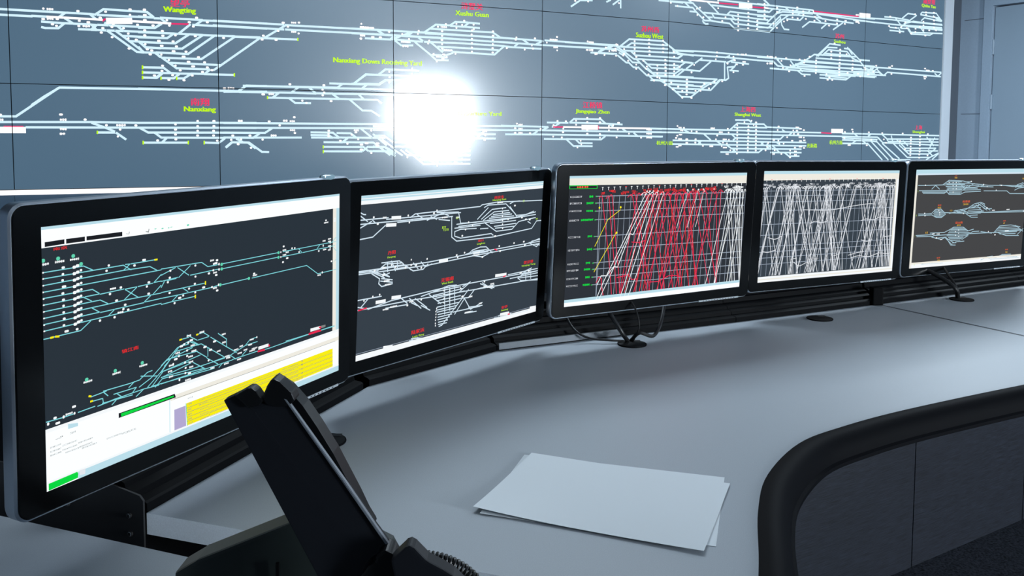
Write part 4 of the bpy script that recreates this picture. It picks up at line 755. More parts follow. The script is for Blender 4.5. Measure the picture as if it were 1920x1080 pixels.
# --- near-left segment
cutd = Vector((0.173, -0.060)).normalized()
l2a = Vector((-0.353, 0.9397))
def l2(x): return (x, l2a.y + (x - l2a.x) * -0.365)
left = thing('control_desk', 'grey desk segment at the lower left below the nearest monitor', 'desk', (-0.35, 0.7, FLOOR), desk_group)
lc = curve_s[:near((0.185, 0.70), curve_s) + 1]
poly = [l2(-0.95), l2(-0.67), l2(-0.3), l2(0.19)] + lc[::-1] + [(-0.95, 0.42)]
bm = bmesh.new(); slab(bm, poly, -TH, 0.0)
for f in bm.faces: f.material_index = 0 if abs(f.calc_center_median().z) < 1e-6 else 1
obj('worktop', bm, [M['desk'], M['desk_edge']], left)
bm = bmesh.new(); slab(bm, [(-0.93, 0.6), (-0.1, 0.5), (-0.1, 0.55), (-0.93, 0.65)], FLOOR + 0.004, -TH)
obj('support_panel', bm, M['blackboard'], left)

# --- equipment rail along the back of the desk
rail = thing('equipment_rail', 'black ribbed metal rail running along the back of the desk under the monitors', 'rail', (0, 1.9, FLOOR))
RP = [(0.0, 0.001), (0.0, 0.012), (-0.004, 0.014), (-0.018, 0.016), (-0.020, 0.024), (-0.034, 0.028), (-0.036, 0.034), (-0.052, 0.040), (-0.054, 0.052),
      (-0.060, 0.054), (-0.060, 0.066), (-0.078, 0.070), (-0.078, 0.084), (-0.10, 0.088), (-0.12, 0.088), (-0.12, -0.12), (-0.02, -0.12), (-0.02, 0.001)]
def seg_rail(p, q, drop=0.0, name='rail_section'):
    bm = bmesh.new()
    p = Vector(p); q = Vector(q); d = (q - p).normalized()
    sweep(bm, [tuple(p + d * 0.001), tuple(q - d * 0.001)], [(o, z) for o, z in RP])
    return obj(name, bm, M['rail'], rail)
seg_rail(rb[0], (-0.305, 1.590)); seg_rail(rb[2], rb[3]); seg_rail(rb[3], rb[5]); seg_rail(rb[5], rb[6])
seg_rail((1.015, 2.414), rb[7]); seg_rail(rb[7], rb[8])
# pale strip in front of the rail beside the third monitor
bm = bmesh.new()
d = (Vector(rb[4]) - Vector(rb[3])).normalized(); n = Vector((-d.y, d.x))
a = Vector(rb[3]) + d * 0.004; b = Vector(rb[4]) + d * 0.12
slab(bm, [a - n * 0.003, b - n * 0.003, b + n * 0.0, a + n * 0.0], 0.003, 0.017)
obj('grey_cover_strip', bm, M['rail_grey'], rail)['label'] = 'grey aluminium cover strip'
# small end stops on the rail
for (x, y) in ((-0.375, 1.40), (1.003, 2.405)):
    bm = bmesh.new(); box(bm, (x, y, 0.026), (0.03, 0.03, 0.05), None, 0.003)
    obj('end_stop', bm, M['rail'], rail)
# back boards under the rail down to the floor
bo = back_of(0.121)
bm = bmesh.new()
bi = back_of(0.14)
slab(bm, [tuple(p) for p in bo] + [tuple(p) for p in bi[::-1]], FLOOR + 0.003, 0.02)
obj('rear_board', bm, M['blackboard'], rail)

# end bracket with screws at the cut end of the rail
br = thing('end_bracket', 'black steel bracket plate with round screws at the left end of the rail', 'bracket', (-0.6, 1.1, -0.1))
pa = Vector((-0.4860, 1.0590)); pd = Vector((-0.173, 0.060)).normalized(); pn = Vector((-0.060, -0.173)).normalized()
bm = bmesh.new()
def bp(s, z): return (pa.x + pd.x * s, pa.y + pd.y * s, z)
out = [bp(0, -0.16), bp(0, 0.018), bp(0.006, 0.024), bp(0.07, 0.036), bp(0.30, 0.036), bp(0.30, -0.16)]
prism(bm, out, (-pn.x * 0.003, -pn.y * 0.003, 0))
obj('plate', bm, M['blackboard'], br)
for s, z in ((0.022, -0.004), (0.021, -0.028), (0.125, -0.004)):
    bm = bmesh.new()
    q = pa + pd * s + pn * 0.001
    cylinder(bm, (q.x, q.y, z), 0.0038, 0.003, 16, (pn.x, pn.y, 0))
    sc_ = obj('screw', bm, M['blackboard'], br)
    bm = bmesh.new(); q = pa + pd * s + pn * 0.0026
    bmesh.ops.create_cone(bm, cap_ends=False, segments=18, radius1=0.0036, radius2=0.0022, depth=0.0008,
                          matrix=Matrix.Translation((q.x, q.y, z)) @ Vector((0, 0, 1)).rotation_difference(Vector((pn.x, pn.y, 0))).to_matrix().to_4x4())
    r_ = obj('screw_ring', bm, M['rail_grey'], None); bmesh_m = PM[br.name].inverted()
    r_.data.transform(bmesh_m); r_.parent = sc_

# dark frame behind the nearest monitor, at the left edge
lf = thing('mounting_frame', 'dark upright metal frame with screws behind the left edge of the nearest monitor', 'frame', (-0.9, 1.36, FLOOR))
bm = bmesh.new(); box(bm, (-0.90, 1.36, -0.255), (0.20, 0.02, 0.98), None, 0.002)
obj('plate', bm, M['blackboard'], lf)
for (x, z) in ((-0.833, 0.206), (-0.822, -0.07)):
    bm = bmesh.new(); cylinder(bm, (x, 1.347, z), 0.005, 0.006, 14, (0, 1, 0), 0.005)
    obj('screw', bm, M['steel'], lf, smooth=True)

# cable grommets
GR = [(0.2488, 1.939, 'round black cable grommet on the desk under the red graph monitor'),
      (0.7785, 2.2185, 'round black cable grommet on the desk under the white graph monitor'),
      (1.289, 2.486, 'round black cable grommet on the desk under the rightmost monitor'),
      (-0.3143, 1.3154, 'round black cable grommet on the desk partly hidden by the phone handset')]
for x, y, lb in GR:
    t = thing('cable_grommet', lb, 'grommet', (x, y, 0.0), 'cable grommets set in the desk')
    bm = bmesh.new(); cylinder(bm, (x, y, 0.0015), 0.0335, 0.003, 40, r2=0.032)
    lid = obj('lid', bm, M['back'], t, smooth=True)
    bm = bmesh.new()
    tube(bm, [(x + 0.0325 * cos(a * pi / 18), y + 0.0325 * sin(a * pi / 18), 0.0016) for a in range(37)], 0.0014, 6, cap=False)
    obj('rim', bm, M['rubber'], t, smooth=True)
    bm = bmesh.new(); box(bm, (x + 0.012, y + 0.022, 0.0032), (0.02, 0.012, 0.0012), None, 0.0)
    obj('cable_slot', bm, M['blackboard'], t)

# ================================================================== MONITORS
MON = [[-0.4146, 1.1478, 0.2412, 1.1416, -0.0203, 0.0023], [-0.1291, 1.6685, 0.2343, 0.9091, -0.069, 0.0044],
       [0.3182, 1.9948, 0.2464, 0.5148, -0.0618, -0.0023], [0.8416, 2.3301, 0.2398, 0.4955, -0.0359, -0.0146],
       [1.3703, 2.6101, 0.2343, 0.4664, -0.0377, -0.0091]]
SW, SH = 0.521, 0.293
BX, BT, BB = 0.0345, 0.0275, 0.0265
OW, OH = SW + 2 * BX, SH + BT + BB
OZ = (BT - BB) / 2
def suv(x, y):            # screen units -> local metres
    return ((x / 1000 - 0.5) * SW, (0.5 - y / 562) * SH)

def screen_content(i):
    P = []
    r = random.Random(10 + i)
    D_ = CONTENT.get(str(i), {})
    def g(c): return D_.get(c, [])
    def rect(x0, y0, x1, y1, key, lay=1):
        P.append(([(x0, y0), (x1, y0), (x1, y1), (x0, y1)], key, lay))
    if i == 1:
        rect(0, 0, 1000, 44, 's_panel'); rect(0, 0, 1000, 6, 's_blue', 2)
        rect(968, 44, 985, 428, 's_cream'); rect(985, 44, 1000, 428, 's_blue')
        rect(0, 428, 1000, 562, 's_panel'); rect(0, 428, 1000, 436, 's_white', 2); rect(330, 452, 1000, 464, 's_cream', 2)
        rect(74, 546, 1000, 562, 's_blue', 3); rect(0, 541, 1000, 546, 's_white', 3)
        rect(326, 460, 328, 541, 's_blue', 3)
        tw, key = 2.2, 's_cyan'
    elif i == 2:
        rect(0, 0, 1000, 30, 's_white'); rect(0, 0, 1000, 9, 's_blue', 2); rect(0, 12, 1000, 17, 's_blue', 2)
        rect(0, 542, 1000, 562, 's_white'); rect(0, 536, 1000, 538, 's_grid')
        tw, key = 4.0, 's_ice'
    elif i == 5:
        rect(0, 0, 1000, 30, 's_blue'); rect(0, 22, 1000, 31, 's_ice', 2); rect(0, 30, 16, 562, 's_cream'); rect(0, 530, 1000, 562, 's_white')
        rect(0, 530, 1000, 540, 's_cream', 2)
        tw, key = 4.4, 's_teal'
    else:
        tw, key = 4.5, 's_line'
    for it in g('c'): ribbon(P, pts_of(it), tw, key, 1)
    for it in g('T'): ribbon(P, pts_of(it), tw, key, 1)
    for it in g('h'): ribbon(P, pts_of(it), 3.4, 's_grid', 1)
    for it in g('B'): ribbon(P, pts_of(it), 12 if i == 2 else 9, 's_white', 3, 0)
    for it in g('r'): ribbon(P, pts_of(it), 5, 's_rose', 4, 0)
    for it in g('X'): ribbon(P, pts_of(it), 7, 's_grey', 3, 0)
    for it in g('g'):
        q = pts_of(it); blob(P, (q[0][0] + q[-1][0]) / 2, (q[0][1] + q[-1][1]) / 2, 8.5, 8, 's_mint', 5)
    for it in g('y'): ribbon(P, pts_of(it), 4.2 if i == 1 else 2.6, 's_yellow', 4, 1)
    for it in g('d'):
        u, v = map(float, it[:2]); blob(P, u, v, 8.5, 6.5, 's_white', 4)
    bh = 5.2 if i == 1 else 7.0
    for it in g('b'):
        u, v, w = map(float, it)
        if w > 2.5 * bh: marks(P, u, v, w, bh, 's_white', 4, r); blob(P, u, v, w * .96, bh * .4, 's_white', 4)
        else: blob(P, u, v, max(w * 0.85, 4), bh if w > 6.5 else w * 1.1, 's_white', 4)
    for it in g('Q'):
        u, v, w = map(float, it); marks(P, u, v, w, 9, 's_amber' if i == 5 and w > 10 else 's_lime', 5, r)
    for c, k in (('R', 's_red'), ('G', 's_lime'), ('O', 's_orange')):
        for it in g(c):
            u, v, w, h = map(float, it[:4]); put_text(P, it[4], u, v, w, h * (0.8 if i == 1 else 1), k, 5, 0.03)
    for c, k, lay in (('PA', 's_blue', 3), ('PE', 's_cream', 3), ('PS', 's_panel', 3), ('PY', 's_yellow', 3), ('PV', 's_lilac', 3), ('PK', 's_black', 6 if i == 3 else 4), ('PN', 's_green', 5),
                 ('PI', 's_line', 5), ('Pk', 's_grey', 5), ('Pg', 's_mint', 5)):
        if i == 1 and c in ('PS',): continue
        for it in g(c):
            q = pts_of(it)
            if len(set(q)) >= 3: P.append((q, k, lay))
    for it in g('t'):
        u, v, w, h = map(float, it); marks(P, u, v, w, h * (0.8 if i == 3 else 1), 's_line' if i == 3 else 's_grey', 5, r)
    for it in g('k'):
        u, v, w, h = map(float, it); marks(P, u, v, w, h * .9, 's_green', 5, r); blob(P, u, v, w * .9, h * .35, 's_green', 5)
    for it in g('r2'):
        u, v, w, h = map(float, it); blob(P, u, v, w, h, 's_orange', 7)
    for it in g('Y2'):
        u, v, w, h = map(float, it); P.append(([(u, v - h / 2), (u + w / 2, v), (u, v + h / 2), (u - w / 2, v)], 's_yellow', 5))
    if i in (3, 4):
        x0, x1 = (150, 1000) if i == 3 else (0, 972)
        yt = 57 if i == 3 else 48
        yb = 528 if i == 3 else 530
        # vertical grid, ruler ticks
        n = 27 if i == 3 else 28
        for k in range(n + 1):
            x = x0 + 20 + (x1 - x0 - 20) * k / n
            ribbon(P, [(x, 88), (x - (6 if i == 3 else 2), yb)], 2.2, 's_grid', 1)
            ribbon(P, [(x, yt - 4), (x, yt + 7)], 2.5, 's_white', 4)
            ribbon(P, [(x - 4, yt - 5), (x + 4, yt - 5)], 2.5, 's_red' if k % 6 == (4 if i == 3 else 1) else 's_white', 4)
        if i == 4:
            rect(0, 0, 1000, 47, 's_cream'); rect(0, 0, 1000, 15, 's_blue', 2)
            rect(0, 534, 1000, 562, 's_white'); rect(0, 545, 1000, 551, 's_cream', 2)
            rect(975, 47, 984, 534, 's_cream'); rect(984, 47, 1000, 534, 's_white')
            for k, y in enumerate((100, 126, 156, 200, 268, 322, 380, 408, 438, 470)):
                ribbon(P, [(0, y), (975, y + 3)], 3.0, 's_grid', 1)
        # train lines
        def train(ut, ub, key, w, top=82, hook=1, bot=None):
            d = ub - ut; bt = bot or yb
            p = [(ut - d * 0.22 * hook, top + 8), (ut - d * .10 * hook, top - 3), (ut, top + 4), (ut + d * 0.08, top + 34)]
            m = r.uniform(0.32, 0.62); j = r.uniform(-5, 5)
            p.append((ut + d * m + j, top + (bt - top) * (m + r.uniform(-0.03, 0.03))))
            m2 = r.uniform(0.75, 0.85)
            p.append((ut + d * m2 + j, top + (bt - top) * (m2 + r.uniform(-.02, .02))))
            p.append((ub, bt))
            p = [(min(max(a, x0 - 6), x1), b) for a, b in p]
            q = [(v.x, v.y) for v in smooth_path([(a, b, 0) for a, b in p], 4)]
            ribbon(P, q, w, key, 3)
        if i == 3:
            # red services
            tops = [170, 205, 222, 330, 345, 360] + [400 + 17 * k for k in range(19)] + [735, 752, 790, 815, 830, 842]
            for k, ut in enumerate(tops):
                s = -1 if k % 2 else 1
                d = s * r.uniform(60, 150)
                if k < 3: d = r.uniform(55, 80)
                ub = ut + d
                if k in (3, 4): ub = ut + 110
                ub = min(max(ub, 170), 850)
                train(ut, ub, 's_rose', 3.1, 88 + r.uniform(-4, 6))
            for k in range(8):
                ut = 425 + 38 * k
                d_ = r.choice((-1, 1)) * r.uniform(50, 120); ribbon(P, [(ut, 92), (ut + d_ * .5, 300), (ut + d_, yb)], 2.6, 's_red', 3)
            ribbon(P, [(270, 455), (300, 452), (330, 446), (350, 470), (380, 470)], 3.6, 's_rose', 3)
            ribbon(P, [(450, 490), (500, 492), (560, 470), (600, 472), (630, 480)], 3.6, 's_rose', 3)
            ribbon(P, [(340, 300), (380, 305), (420, 296)], 3.6, 's_rose', 3)
            ribbon(P, [(160, 470), (172, 445), (186, 452), (190, 490), (200, 528)], 3.6, 's_rose', 3)
            # white services, slanting up to the right
            for ub, ut in ((163, 405), (178, 425), (292, 445), (316, 470), (334, 505)):
                train(ut, ub, 's_white', 3.4, 84, -0.5, 546)
            ribbon(P, [(165, 480), (185, 440), (215, 442), (250, 404), (270, 408), (330, 262), (345, 268), (425, 120)], 3.4, 's_white', 3)
            for ut, ub in ((640, 590), (700, 650), (735, 700)):
                train(ut, ub, 's_white', 2.4, 80, bot=250)
            for k in range(12):
                ut = 880 + 10 * k; s = -1 if k % 2 else 1
                train(ut, min(ut + s * r.uniform(50, 110), 1000), 's_white', 3.2, 86)
            for u_ in (410, 425, 445, 470, 640, 672, 705, 735, 800):
                blob(P, u_, 76, 9, 7, 's_white', 5)
            # service numbers along the top
            for a_, b_, key_, nn in ((170, 190, 's_red', 3), (215, 245, 's_red', 3), (280, 345, 's_red', 6), (385, 725, 's_red', 30), (750, 815, 's_red', 10), (860, 985, 's_white', 22)):
                for k in range(nn):
                    marks(P, r.uniform(a_, b_), r.uniform(66, 84), r.uniform(14, 30), 8, key_, 5, r)
            # idle lines
        else:
            for k in range(86):
                ut = r.uniform(0, 972); 
                if 320 < ut < 400 and r.random() < 0.8: continue
                d = (1 if k % 2 else -1) * r.uniform(55, 150)
                train(ut, min(max(ut + d, -30), 972), 's_line', 3.3, 82 + r.uniform(-3, 6))
            for q in ([(290, 200), (330, 202), (480, 206), (640, 190), (760, 180), (820, 182)],
                      [(720, 270), (760, 262), (820, 268), (870, 255), (930, 260), (972, 262)],
                      [(340, 275), (375, 262), (420, 272), (470, 262)],
                      [(50, 335), (100, 345), (150, 330)], [(20, 405), (60, 410), (110, 400)],
                      [(660, 470), (720, 462), (800, 470), (880, 455), (950, 462), (972, 458)],
                      [(240, 470), (280, 492), (330, 478), (350, 486)], [(730, 375), (780, 385), (820, 375)], [(640, 455), (700, 445), (760, 440)],
                      [(910, 365), (972, 362)], [(220, 455), (260, 450)], [(530, 452), (570, 446)]):
                ribbon(P, [(v.x, v.y) for v in smooth_path([(a, b, 0) for a, b in q], 5)], 3.3, 's_line', 3)
            for a_, b_, nn in ((0, 80, 10), (110, 250, 20), (290, 400, 9), (430, 520, 10), (530, 640, 18), (670, 790, 12), (800, 972, 24)):
                for k in range(nn):
                    marks(P, r.uniform(a_, b_), r.uniform(66, 84), r.uniform(14, 30), 8, 's_line', 5, r)
            marks(P, 400, 462, 34, 9, 's_line', 5, r)
    return P

SBASE = {1: 's_dark', 2: 's_slate', 3: 's_char', 4: 's_slate', 5: 's_warm'}
MLAB = ['nearest black and silver monitor at the left showing a track diagram and yellow table',
        'second monitor from the left with a dense white track diagram and red station names',
        'middle monitor showing a graph of red and white train lines',
        'fourth monitor from the left showing a graph of white train lines only',
        'rightmost monitor with small pale blue track diagrams on a warm grey screen']
def local_prism(bm, pts, y0, y1, mi=0):
    return prism(bm, [Vector((x, y0, z)) for x, z in pts], (0, y1 - y0, 0), mi)
for i, (X, Y, Z, ya, ti, ro) in enumerate(MON):
    r = Vector((cos(ya), sin(ya), 0)); back = Vector((-sin(ya), cos(ya), 0))
    up = Vector((0, 0, cos(ti))) + back * sin(ti)
    r2 = r * cos(ro) + up * sin(ro); u2 = -r * sin(ro) + up * cos(ro)
    bk_ = u2.cross(r2)
    mw = Matrix(((r2.x, bk_.x, u2.x, X), (r2.y, bk_.y, u2.y, Y), (r2.z, bk_.z, u2.z, Z), (0, 0, 0, 1)))
    mw = mw @ Matrix.Translation((0, 0, -OH / 2))
    t = thing('monitor', MLAB[i], 'monitor', group='monitors along the curved desk', matrix=mw)
    ZC = OH / 2
    def lo(name, bm, mats, smooth=False, parent=t):
        return obj(name, bm, mats, parent, smooth, world=False)
    # aluminium shell
    bm = bmesh.new()
    loopA = [(x, z + ZC + OZ) for x, z in rrect(OW, OH, 0.017, 7)]
    loopB = [(x, z + ZC + OZ) for x, z in rrect(OW - 0.004, OH - 0.004, 0.016, 7)]
    loopC = [(x, z + ZC + OZ) for x, z in rrect(OW - 0.03, OH - 0.03, 0.016, 7)]
    rings = []
    for lp, y in ((loopB, 0.0002), (loopA, 0.0022), (loopA, 0.017), (loopB, 0.021), (loopC, 0.024)):
        rings.append([bm.verts.new((x, y, z)) for x, z in lp])
    for a, b in zip(rings, rings[1:]):
        for k in range(len(a)):
            bm.faces.new((a[k], a[(k + 1) % len(a)], b[(k + 1) % len(a)], b[k]))
    bm.faces.new(rings[0]); bm.faces.new(rings[-1][::-1])
    lo('frame', bm, M['alu'], True)
    # black glass front
    bm = bmesh.new()
    l1 = [(x, z + ZC + OZ) for x, z in rrect(OW - 0.0056, OH - 0.0056, 0.0145, 7)]
    l2_ = [(x, z + ZC + OZ) for x, z in rrect(OW - 0.0080, OH - 0.0080, 0.0135, 7)]
    ra = [bm.verts.new((x, 0.001, z)) for x, z in l1]; rb_ = [bm.verts.new((x, -0.0008, z)) for x, z in l1]; rc = [bm.verts.new((x, -0.0016, z)) for x, z in l2_]
    for a, b in ((ra, rb_), (rb_, rc)):
        for k in range(len(a)): bm.faces.new((a[k], a[(k + 1) % len(a)], b[(k + 1) % len(a)], b[k]))
    bm.faces.new(rc); bm.faces.new(ra[::-1])
    bez = lo('bezel', bm, M['bezel'])
    # lit screen with its picture
    polys = screen_content(i + 1)
    keys = [SBASE[i + 1]] + sorted(set(k for _, k, _ in polys))
    bm = bmesh.new()
    def q3(x, y, off):
        a, b = suv(x, y); return bm.verts.new((a, -0.0019 - off, b + ZC))
    f = bm.faces.new([q3(0, 0, 0), q3(1000, 0, 0), q3(1000, 562, 0), q3(0, 562, 0)]); f.normal_update()
    if f.normal.y > 0: f.normal_flip()
    for pp_, key, lay in polys:
        q = clip_poly(pp_, 0, 1000, 0, 562)
        if len(q) < 3: continue
        try:
            f = bm.faces.new([q3(x, y, 0.00009 * lay) for x, y in q])
        except ValueError:
            continue
        f.material_index = keys.index(key)
        f.normal_update()
        if f.normal.y > 0: f.normal_flip()
    me = bpy.data.meshes.new('screen'); bm.to_mesh(me); bm.free()
    link('screen', me, t, [M[k] for k in keys])
    # rear cover
    bm = bmesh.new()
    ra = [bm.verts.new((x, 0.0235, z + ZC)) for x, z in rrect(OW - 0.05, OH - 0.05, 0.02, 5)]
    rb_ = [bm.verts.new((x, 0.040, z + ZC)) for x, z in rrect(OW - 0.14, OH - 0.11, 0.03, 5)]
    for k in range(len(ra)): bm.faces.new((ra[k], ra[(k + 1) % len(ra)], rb_[(k + 1) % len(ra)], rb_[k]))
    bm.faces.new(ra); bm.faces.new(rb_[::-1])
    lo('rear_cover', bm, M['back'], True)
    # touch button standing on the top edge, marking strip on the bottom edge
    top = ZC + OZ + OH / 2
    bm = bmesh.new()
    rg = []
    for rad, z in ((0.013, -0.004), (0.015, 0.0), (0.014, 0.0035), (0.009, 0.0052)):
        rg.append([bm.verts.new((OW * 0.405 + rad * 1.15 * cos(a * pi / 8), 0.006 + rad * 0.55 * sin(a * pi / 8), top + z)) for a in range(16)])
    for a, b in zip(rg, rg[1:]):
        for k in range(16): bm.faces.new((a[k], a[(k + 1) % 16], b[(k + 1) % 16], b[k]))
    bm.faces.new(rg[0][::-1]); bm.faces.new(rg[-1])
    lo('touch_button', bm, M['clear'], True)
    bm = bmesh.new()
    bot = ZC + OZ - OH / 2
    box(bm, (OW * 0.33, -0.0012, bot + 0.0026), (OW * 0.22, 0.0032, 0.004), None, 0.0008)
    for k in range(12):
        box(bm, (OW * 0.245 + k * 0.009, -0.0031, bot + 0.0026), (0.003, 0.0006, 0.0014), None, 0, 1)
    lo('button_strip', bm, [M['mark'], M['back']])
    # arm down to the rail
    bm = bmesh.new()
    box(bm, (0, 0.046, ZC), (0.11, 0.012, 0.11), None, 0.003)
    arm_plate = lo('mount_plate', bm, M['back'])
    bm = bmesh.new()
    zr = 0.089 - (Z - OH / 2)
    tube(bm, smooth_path([(0, 0.05, ZC), (0, 0.085, ZC - 0.03), (0, 0.11, ZC - 0.09), (0, 0.105, zr + 0.012), (0, 0.103, zr + 0.004)], 5), 0.015, 12)
    lo('mount_arm', bm, M['back'], True)

# ================================================================== CABLES
def cable(name, pts, r, label, grp=None):
    bm = bmesh.new(); tube(bm, smooth_path(pts, 8), r, 10)
    return tag(obj(name, bm, M['cable'], smooth=True), label, 'cable', grp)
g1 = Vector((0.2488, 1.939, 0.004)); g3 = Vector((1.289, 2.486, 0.004))
cable('cable', [g1 + Vector((-0.008, 0.02, 0.0)), g1 + Vector((-0.028, 0.0, 0.03)), g1 + Vector((-0.06, 0.03, 0.085)), g1 + Vector((-0.075, 0.07, 0.15))], 0.0052,
      'thick black cable dropping straight from the middle monitor to its grommet')
cable('cable', [g1 + Vector((0.0, 0.022, 0.0)), g1 + Vector((0.018, 0.005, 0.022)), g1 + Vector((0.055, 0.025, 0.012)), g1 + Vector((0.085, 0.09, 0.050)), g1 + Vector((0.10, 0.16, 0.11))], 0.0042,
      'black cable looping to the right of the grommet under the middle monitor')
cable('cable', [g1 + Vector((-0.018, 0.012, 0.001)), g1 + Vector((-0.055, 0.008, 0.004)), g1 + Vector((-0.10, 0.012, 0.008)), g1 + Vector((-0.135, 0.02, 0.028)), g1 + Vector((-0.16, 0.05, 0.07))], 0.0026,
      'thin black cable running left from the grommet under the middle monitor')
cable('cable', [g1 + Vector((0.004, 0.014, 0.0)), g1 + Vector((0.016, 0.0, 0.04)), g1 + Vector((0.004, 0.02, 0.085)), g1 + Vector((-0.03, 0.07, 0.12))], 0.002,
      'thin black cable curving up from the grommet under the middle monitor')
cable('cable', [g3 + Vector((-0.004, 0.015, 0.0)), g3 + Vector((-0.02, 0.0, 0.03)), g3 + Vector((-0.055, 0.03, 0.060)), g3 + Vector((-0.11, 0.07, 0.088)), g3 + Vector((-0.19, 0.10, 0.112))], 0.0065,
      'thick black cable sloping from the left to the grommet under the rightmost monitor')
cable('cable', [g3 + Vector((0.002, 0.018, 0.0)), g3 + Vector((-0.010, 0.02, 0.035)), g3 + Vector((-0.018, 0.09, 0.085)), g3 + Vector((-0.018, 0.15, 0.13))], 0.0034,
      'thinner black cable hanging straight down to the grommet under the rightmost monitor')

# ================================================================== PAPER
def sheet(name, cx, cy, ang, z, lift, label):
    bm = bmesh.new()
    nx, ny = 14, 10
    w, h = 0.297, 0.210
    g = []
    for j in range(ny + 1):
        row = []
        for i in range(nx + 1):
            x = (i / nx - .5) * w; y = (j / ny - .5) * h
            dz = 0
            for (sx, sy, amt) in lift:
                d = ((x - sx * w / 2) ** 2 + (y - sy * h / 2) ** 2) ** .5
                dz += amt * max(0, 1 - d / 0.14) ** 2
            row.append(bm.verts.new((cx + x * cos(ang) - y * sin(ang), cy + x * sin(ang) + y * cos(ang), z + dz)))
        g.append(row)
    fs = []
    for j in range(ny):
        for i in range(nx):
            fs.append(bm.faces.new((g[j][i], g[j][i+1], g[j+1][i+1], g[j+1][i])))
    lower = [[bm.verts.new(v.co - Vector((0, 0, 0.0003))) for v in row] for row in g]
    for j in range(ny):
        for i in range(nx):
            bm.faces.new((lower[j][i], lower[j+1][i], lower[j+1][i+1], lower[j][i+1]))
    rim = [(0, i) for i in range(nx)] + [(j, nx) for j in range(ny)] + [(ny, nx - i) for i in range(nx)] + [(ny - j, 0) for j in range(ny)]
    for k in range(len(rim)):
        a, b = rim[k], rim[(k + 1) % len(rim)]
        bm.faces.new((g[a[0]][a[1]], lower[a[0]][a[1]], lower[b[0]][b[1]], g[b[0]][b[1]]))
    return tag(obj(name, bm, M['paper'], smooth=True), label, 'paper', 'loose paper sheets on the desk')
sheet('paper_sheet', 0.11540, 1.12463, -0.27599, 0.0008, ((-1, -1, 0.0015),), 'lower blank white sheet peeking out from under the other on the desk')
sheet('paper_sheet', 0.11154, 1.11625, -0.37696, 0.0030, ((-1, -1, 0.004), (1, -1, 0.002), (-1, 1, 0.0)), 'upper blank white sheet lying on top on the desk')

PH_PLATE = [(-0.2571, 0.7153, 0.2617), (-0.248, 0.7168, 0.2659), (-0.2427, 0.7177, 0.2685), (-0.2377, 0.7162, 0.2643), (-0.2251, 0.7151, 0.2615), (-0.2232, 0.7147, 0.2602), (-0.2075, 0.7157, 0.2632), (-0.1991, 0.7131, 0.2562), (-0.1815, 0.7055, 0.2359), (-0.1519, 0.6925, 0.2021), (-0.123, 0.6791, 0.1684), (-0.1067, 0.6719, 0.1509), (-0.1146, 0.6696, 0.1453), (-0.1211, 0.6673, 0.1398), (-0.1129, 0.6589, 0.12), (-0.1011, 0.6482, 0.0955), (-0.1349, 0.6482, 0.0953), (-0.166, 0.665, 0.134), (-0.2117, 0.6914, 0.199)]
PH_HOOK = [(-0.2465, 0.7126, 0.2668), (-0.2358, 0.7149, 0.2731), (-0.2326, 0.7149, 0.2731), (-0.2287, 0.714, 0.2706), (-0.2241, 0.712, 0.2653), (-0.222, 0.7108, 0.262), (-0.2253, 0.7099, 0.2595), (-0.2337, 0.709, 0.257), (-0.2407, 0.7111, 0.2627)]
PH_KNOB = [(-0.2231, 0.713, 0.2617), (-0.2235, 0.7145, 0.2659), (-0.2206, 0.7174, 0.2738), (-0.2178, 0.7191, 0.2785), (-0.2147, 0.7194, 0.2793), (-0.2099, 0.7186, 0.2772), (-0.1996, 0.7156, 0.2689), (-0.1958, 0.7131, 0.2623), (-0.2009, 0.7116, 0.2581), (-0.2099, 0.7113, 0.2573), (-0.2178, 0.7119, 0.2589)]
PH_HAND = [(-0.2189, 0.7272, 0.2765), (-0.2048, 0.7243, 0.2685), (-0.1907, 0.7194, 0.2551), (-0.177, 0.7133, 0.2386), (-0.1618, 0.7058, 0.2187), (-0.1502, 0.6991, 0.2012), (-0.1397, 0.693, 0.1855), (-0.1317, 0.6878, 0.1724), (-0.1258, 0.6848, 0.1647), (-0.1248, 0.684, 0.1628), (-0.143, 0.6916, 0.182), (-0.1626, 0.7008, 0.2055), (-0.1853, 0.7115, 0.2336), (-0.2031, 0.7191, 0.2542), (-0.2153, 0.7222, 0.2625)]
PH_STRIP = [(-0.2052, 0.7127, 0.2642), (-0.2024, 0.7124, 0.2634), (-0.1779, 0.702, 0.2358), (-0.1485, 0.6892, 0.2026), (-0.1198, 0.6758, 0.1691), (-0.1044, 0.6687, 0.1521), (-0.107, 0.6684, 0.1513), (-0.1224, 0.6758, 0.1691), (-0.1511, 0.689, 0.2022), (-0.1806, 0.702, 0.2357)]
PH_HINGE = [(-0.1287, 0.653, 0.1408), (-0.1233, 0.6558, 0.1472), (-0.1179, 0.657, 0.1501), (-0.1169, 0.6585, 0.1537), (-0.11, 0.6603, 0.1581), (-0.1047, 0.6594, 0.156), (-0.0979, 0.6561, 0.1481), (-0.0907, 0.6499, 0.1339), (-0.0786, 0.6362, 0.103), (-0.1117, 0.6362, 0.1028), (-0.1215, 0.6454, 0.1233)]
PH_MOUTH = [(-0.104, 0.6493, 0.1551), (-0.0931, 0.6532, 0.1644), (-0.0898, 0.6537, 0.1655), (-0.0859, 0.6529, 0.1637), (-0.0758, 0.6493, 0.1553), (-0.063, 0.6468, 0.1497), (-0.0545, 0.645, 0.1455), (-0.0416, 0.6404, 0.1352), (-0.0326, 0.6282, 0.1082), (-0.0858, 0.6282, 0.1079), (-0.0977, 0.6404, 0.1349)]
PH_BODY = [(-0.2879, 0.6997, 0.1136), (-0.1939, 0.7145, 0.1524), (-0.1564, 0.7107, 0.1426), (-0.1185, 0.7031, 0.1231), (-0.0844, 0.6832, 0.0741)]
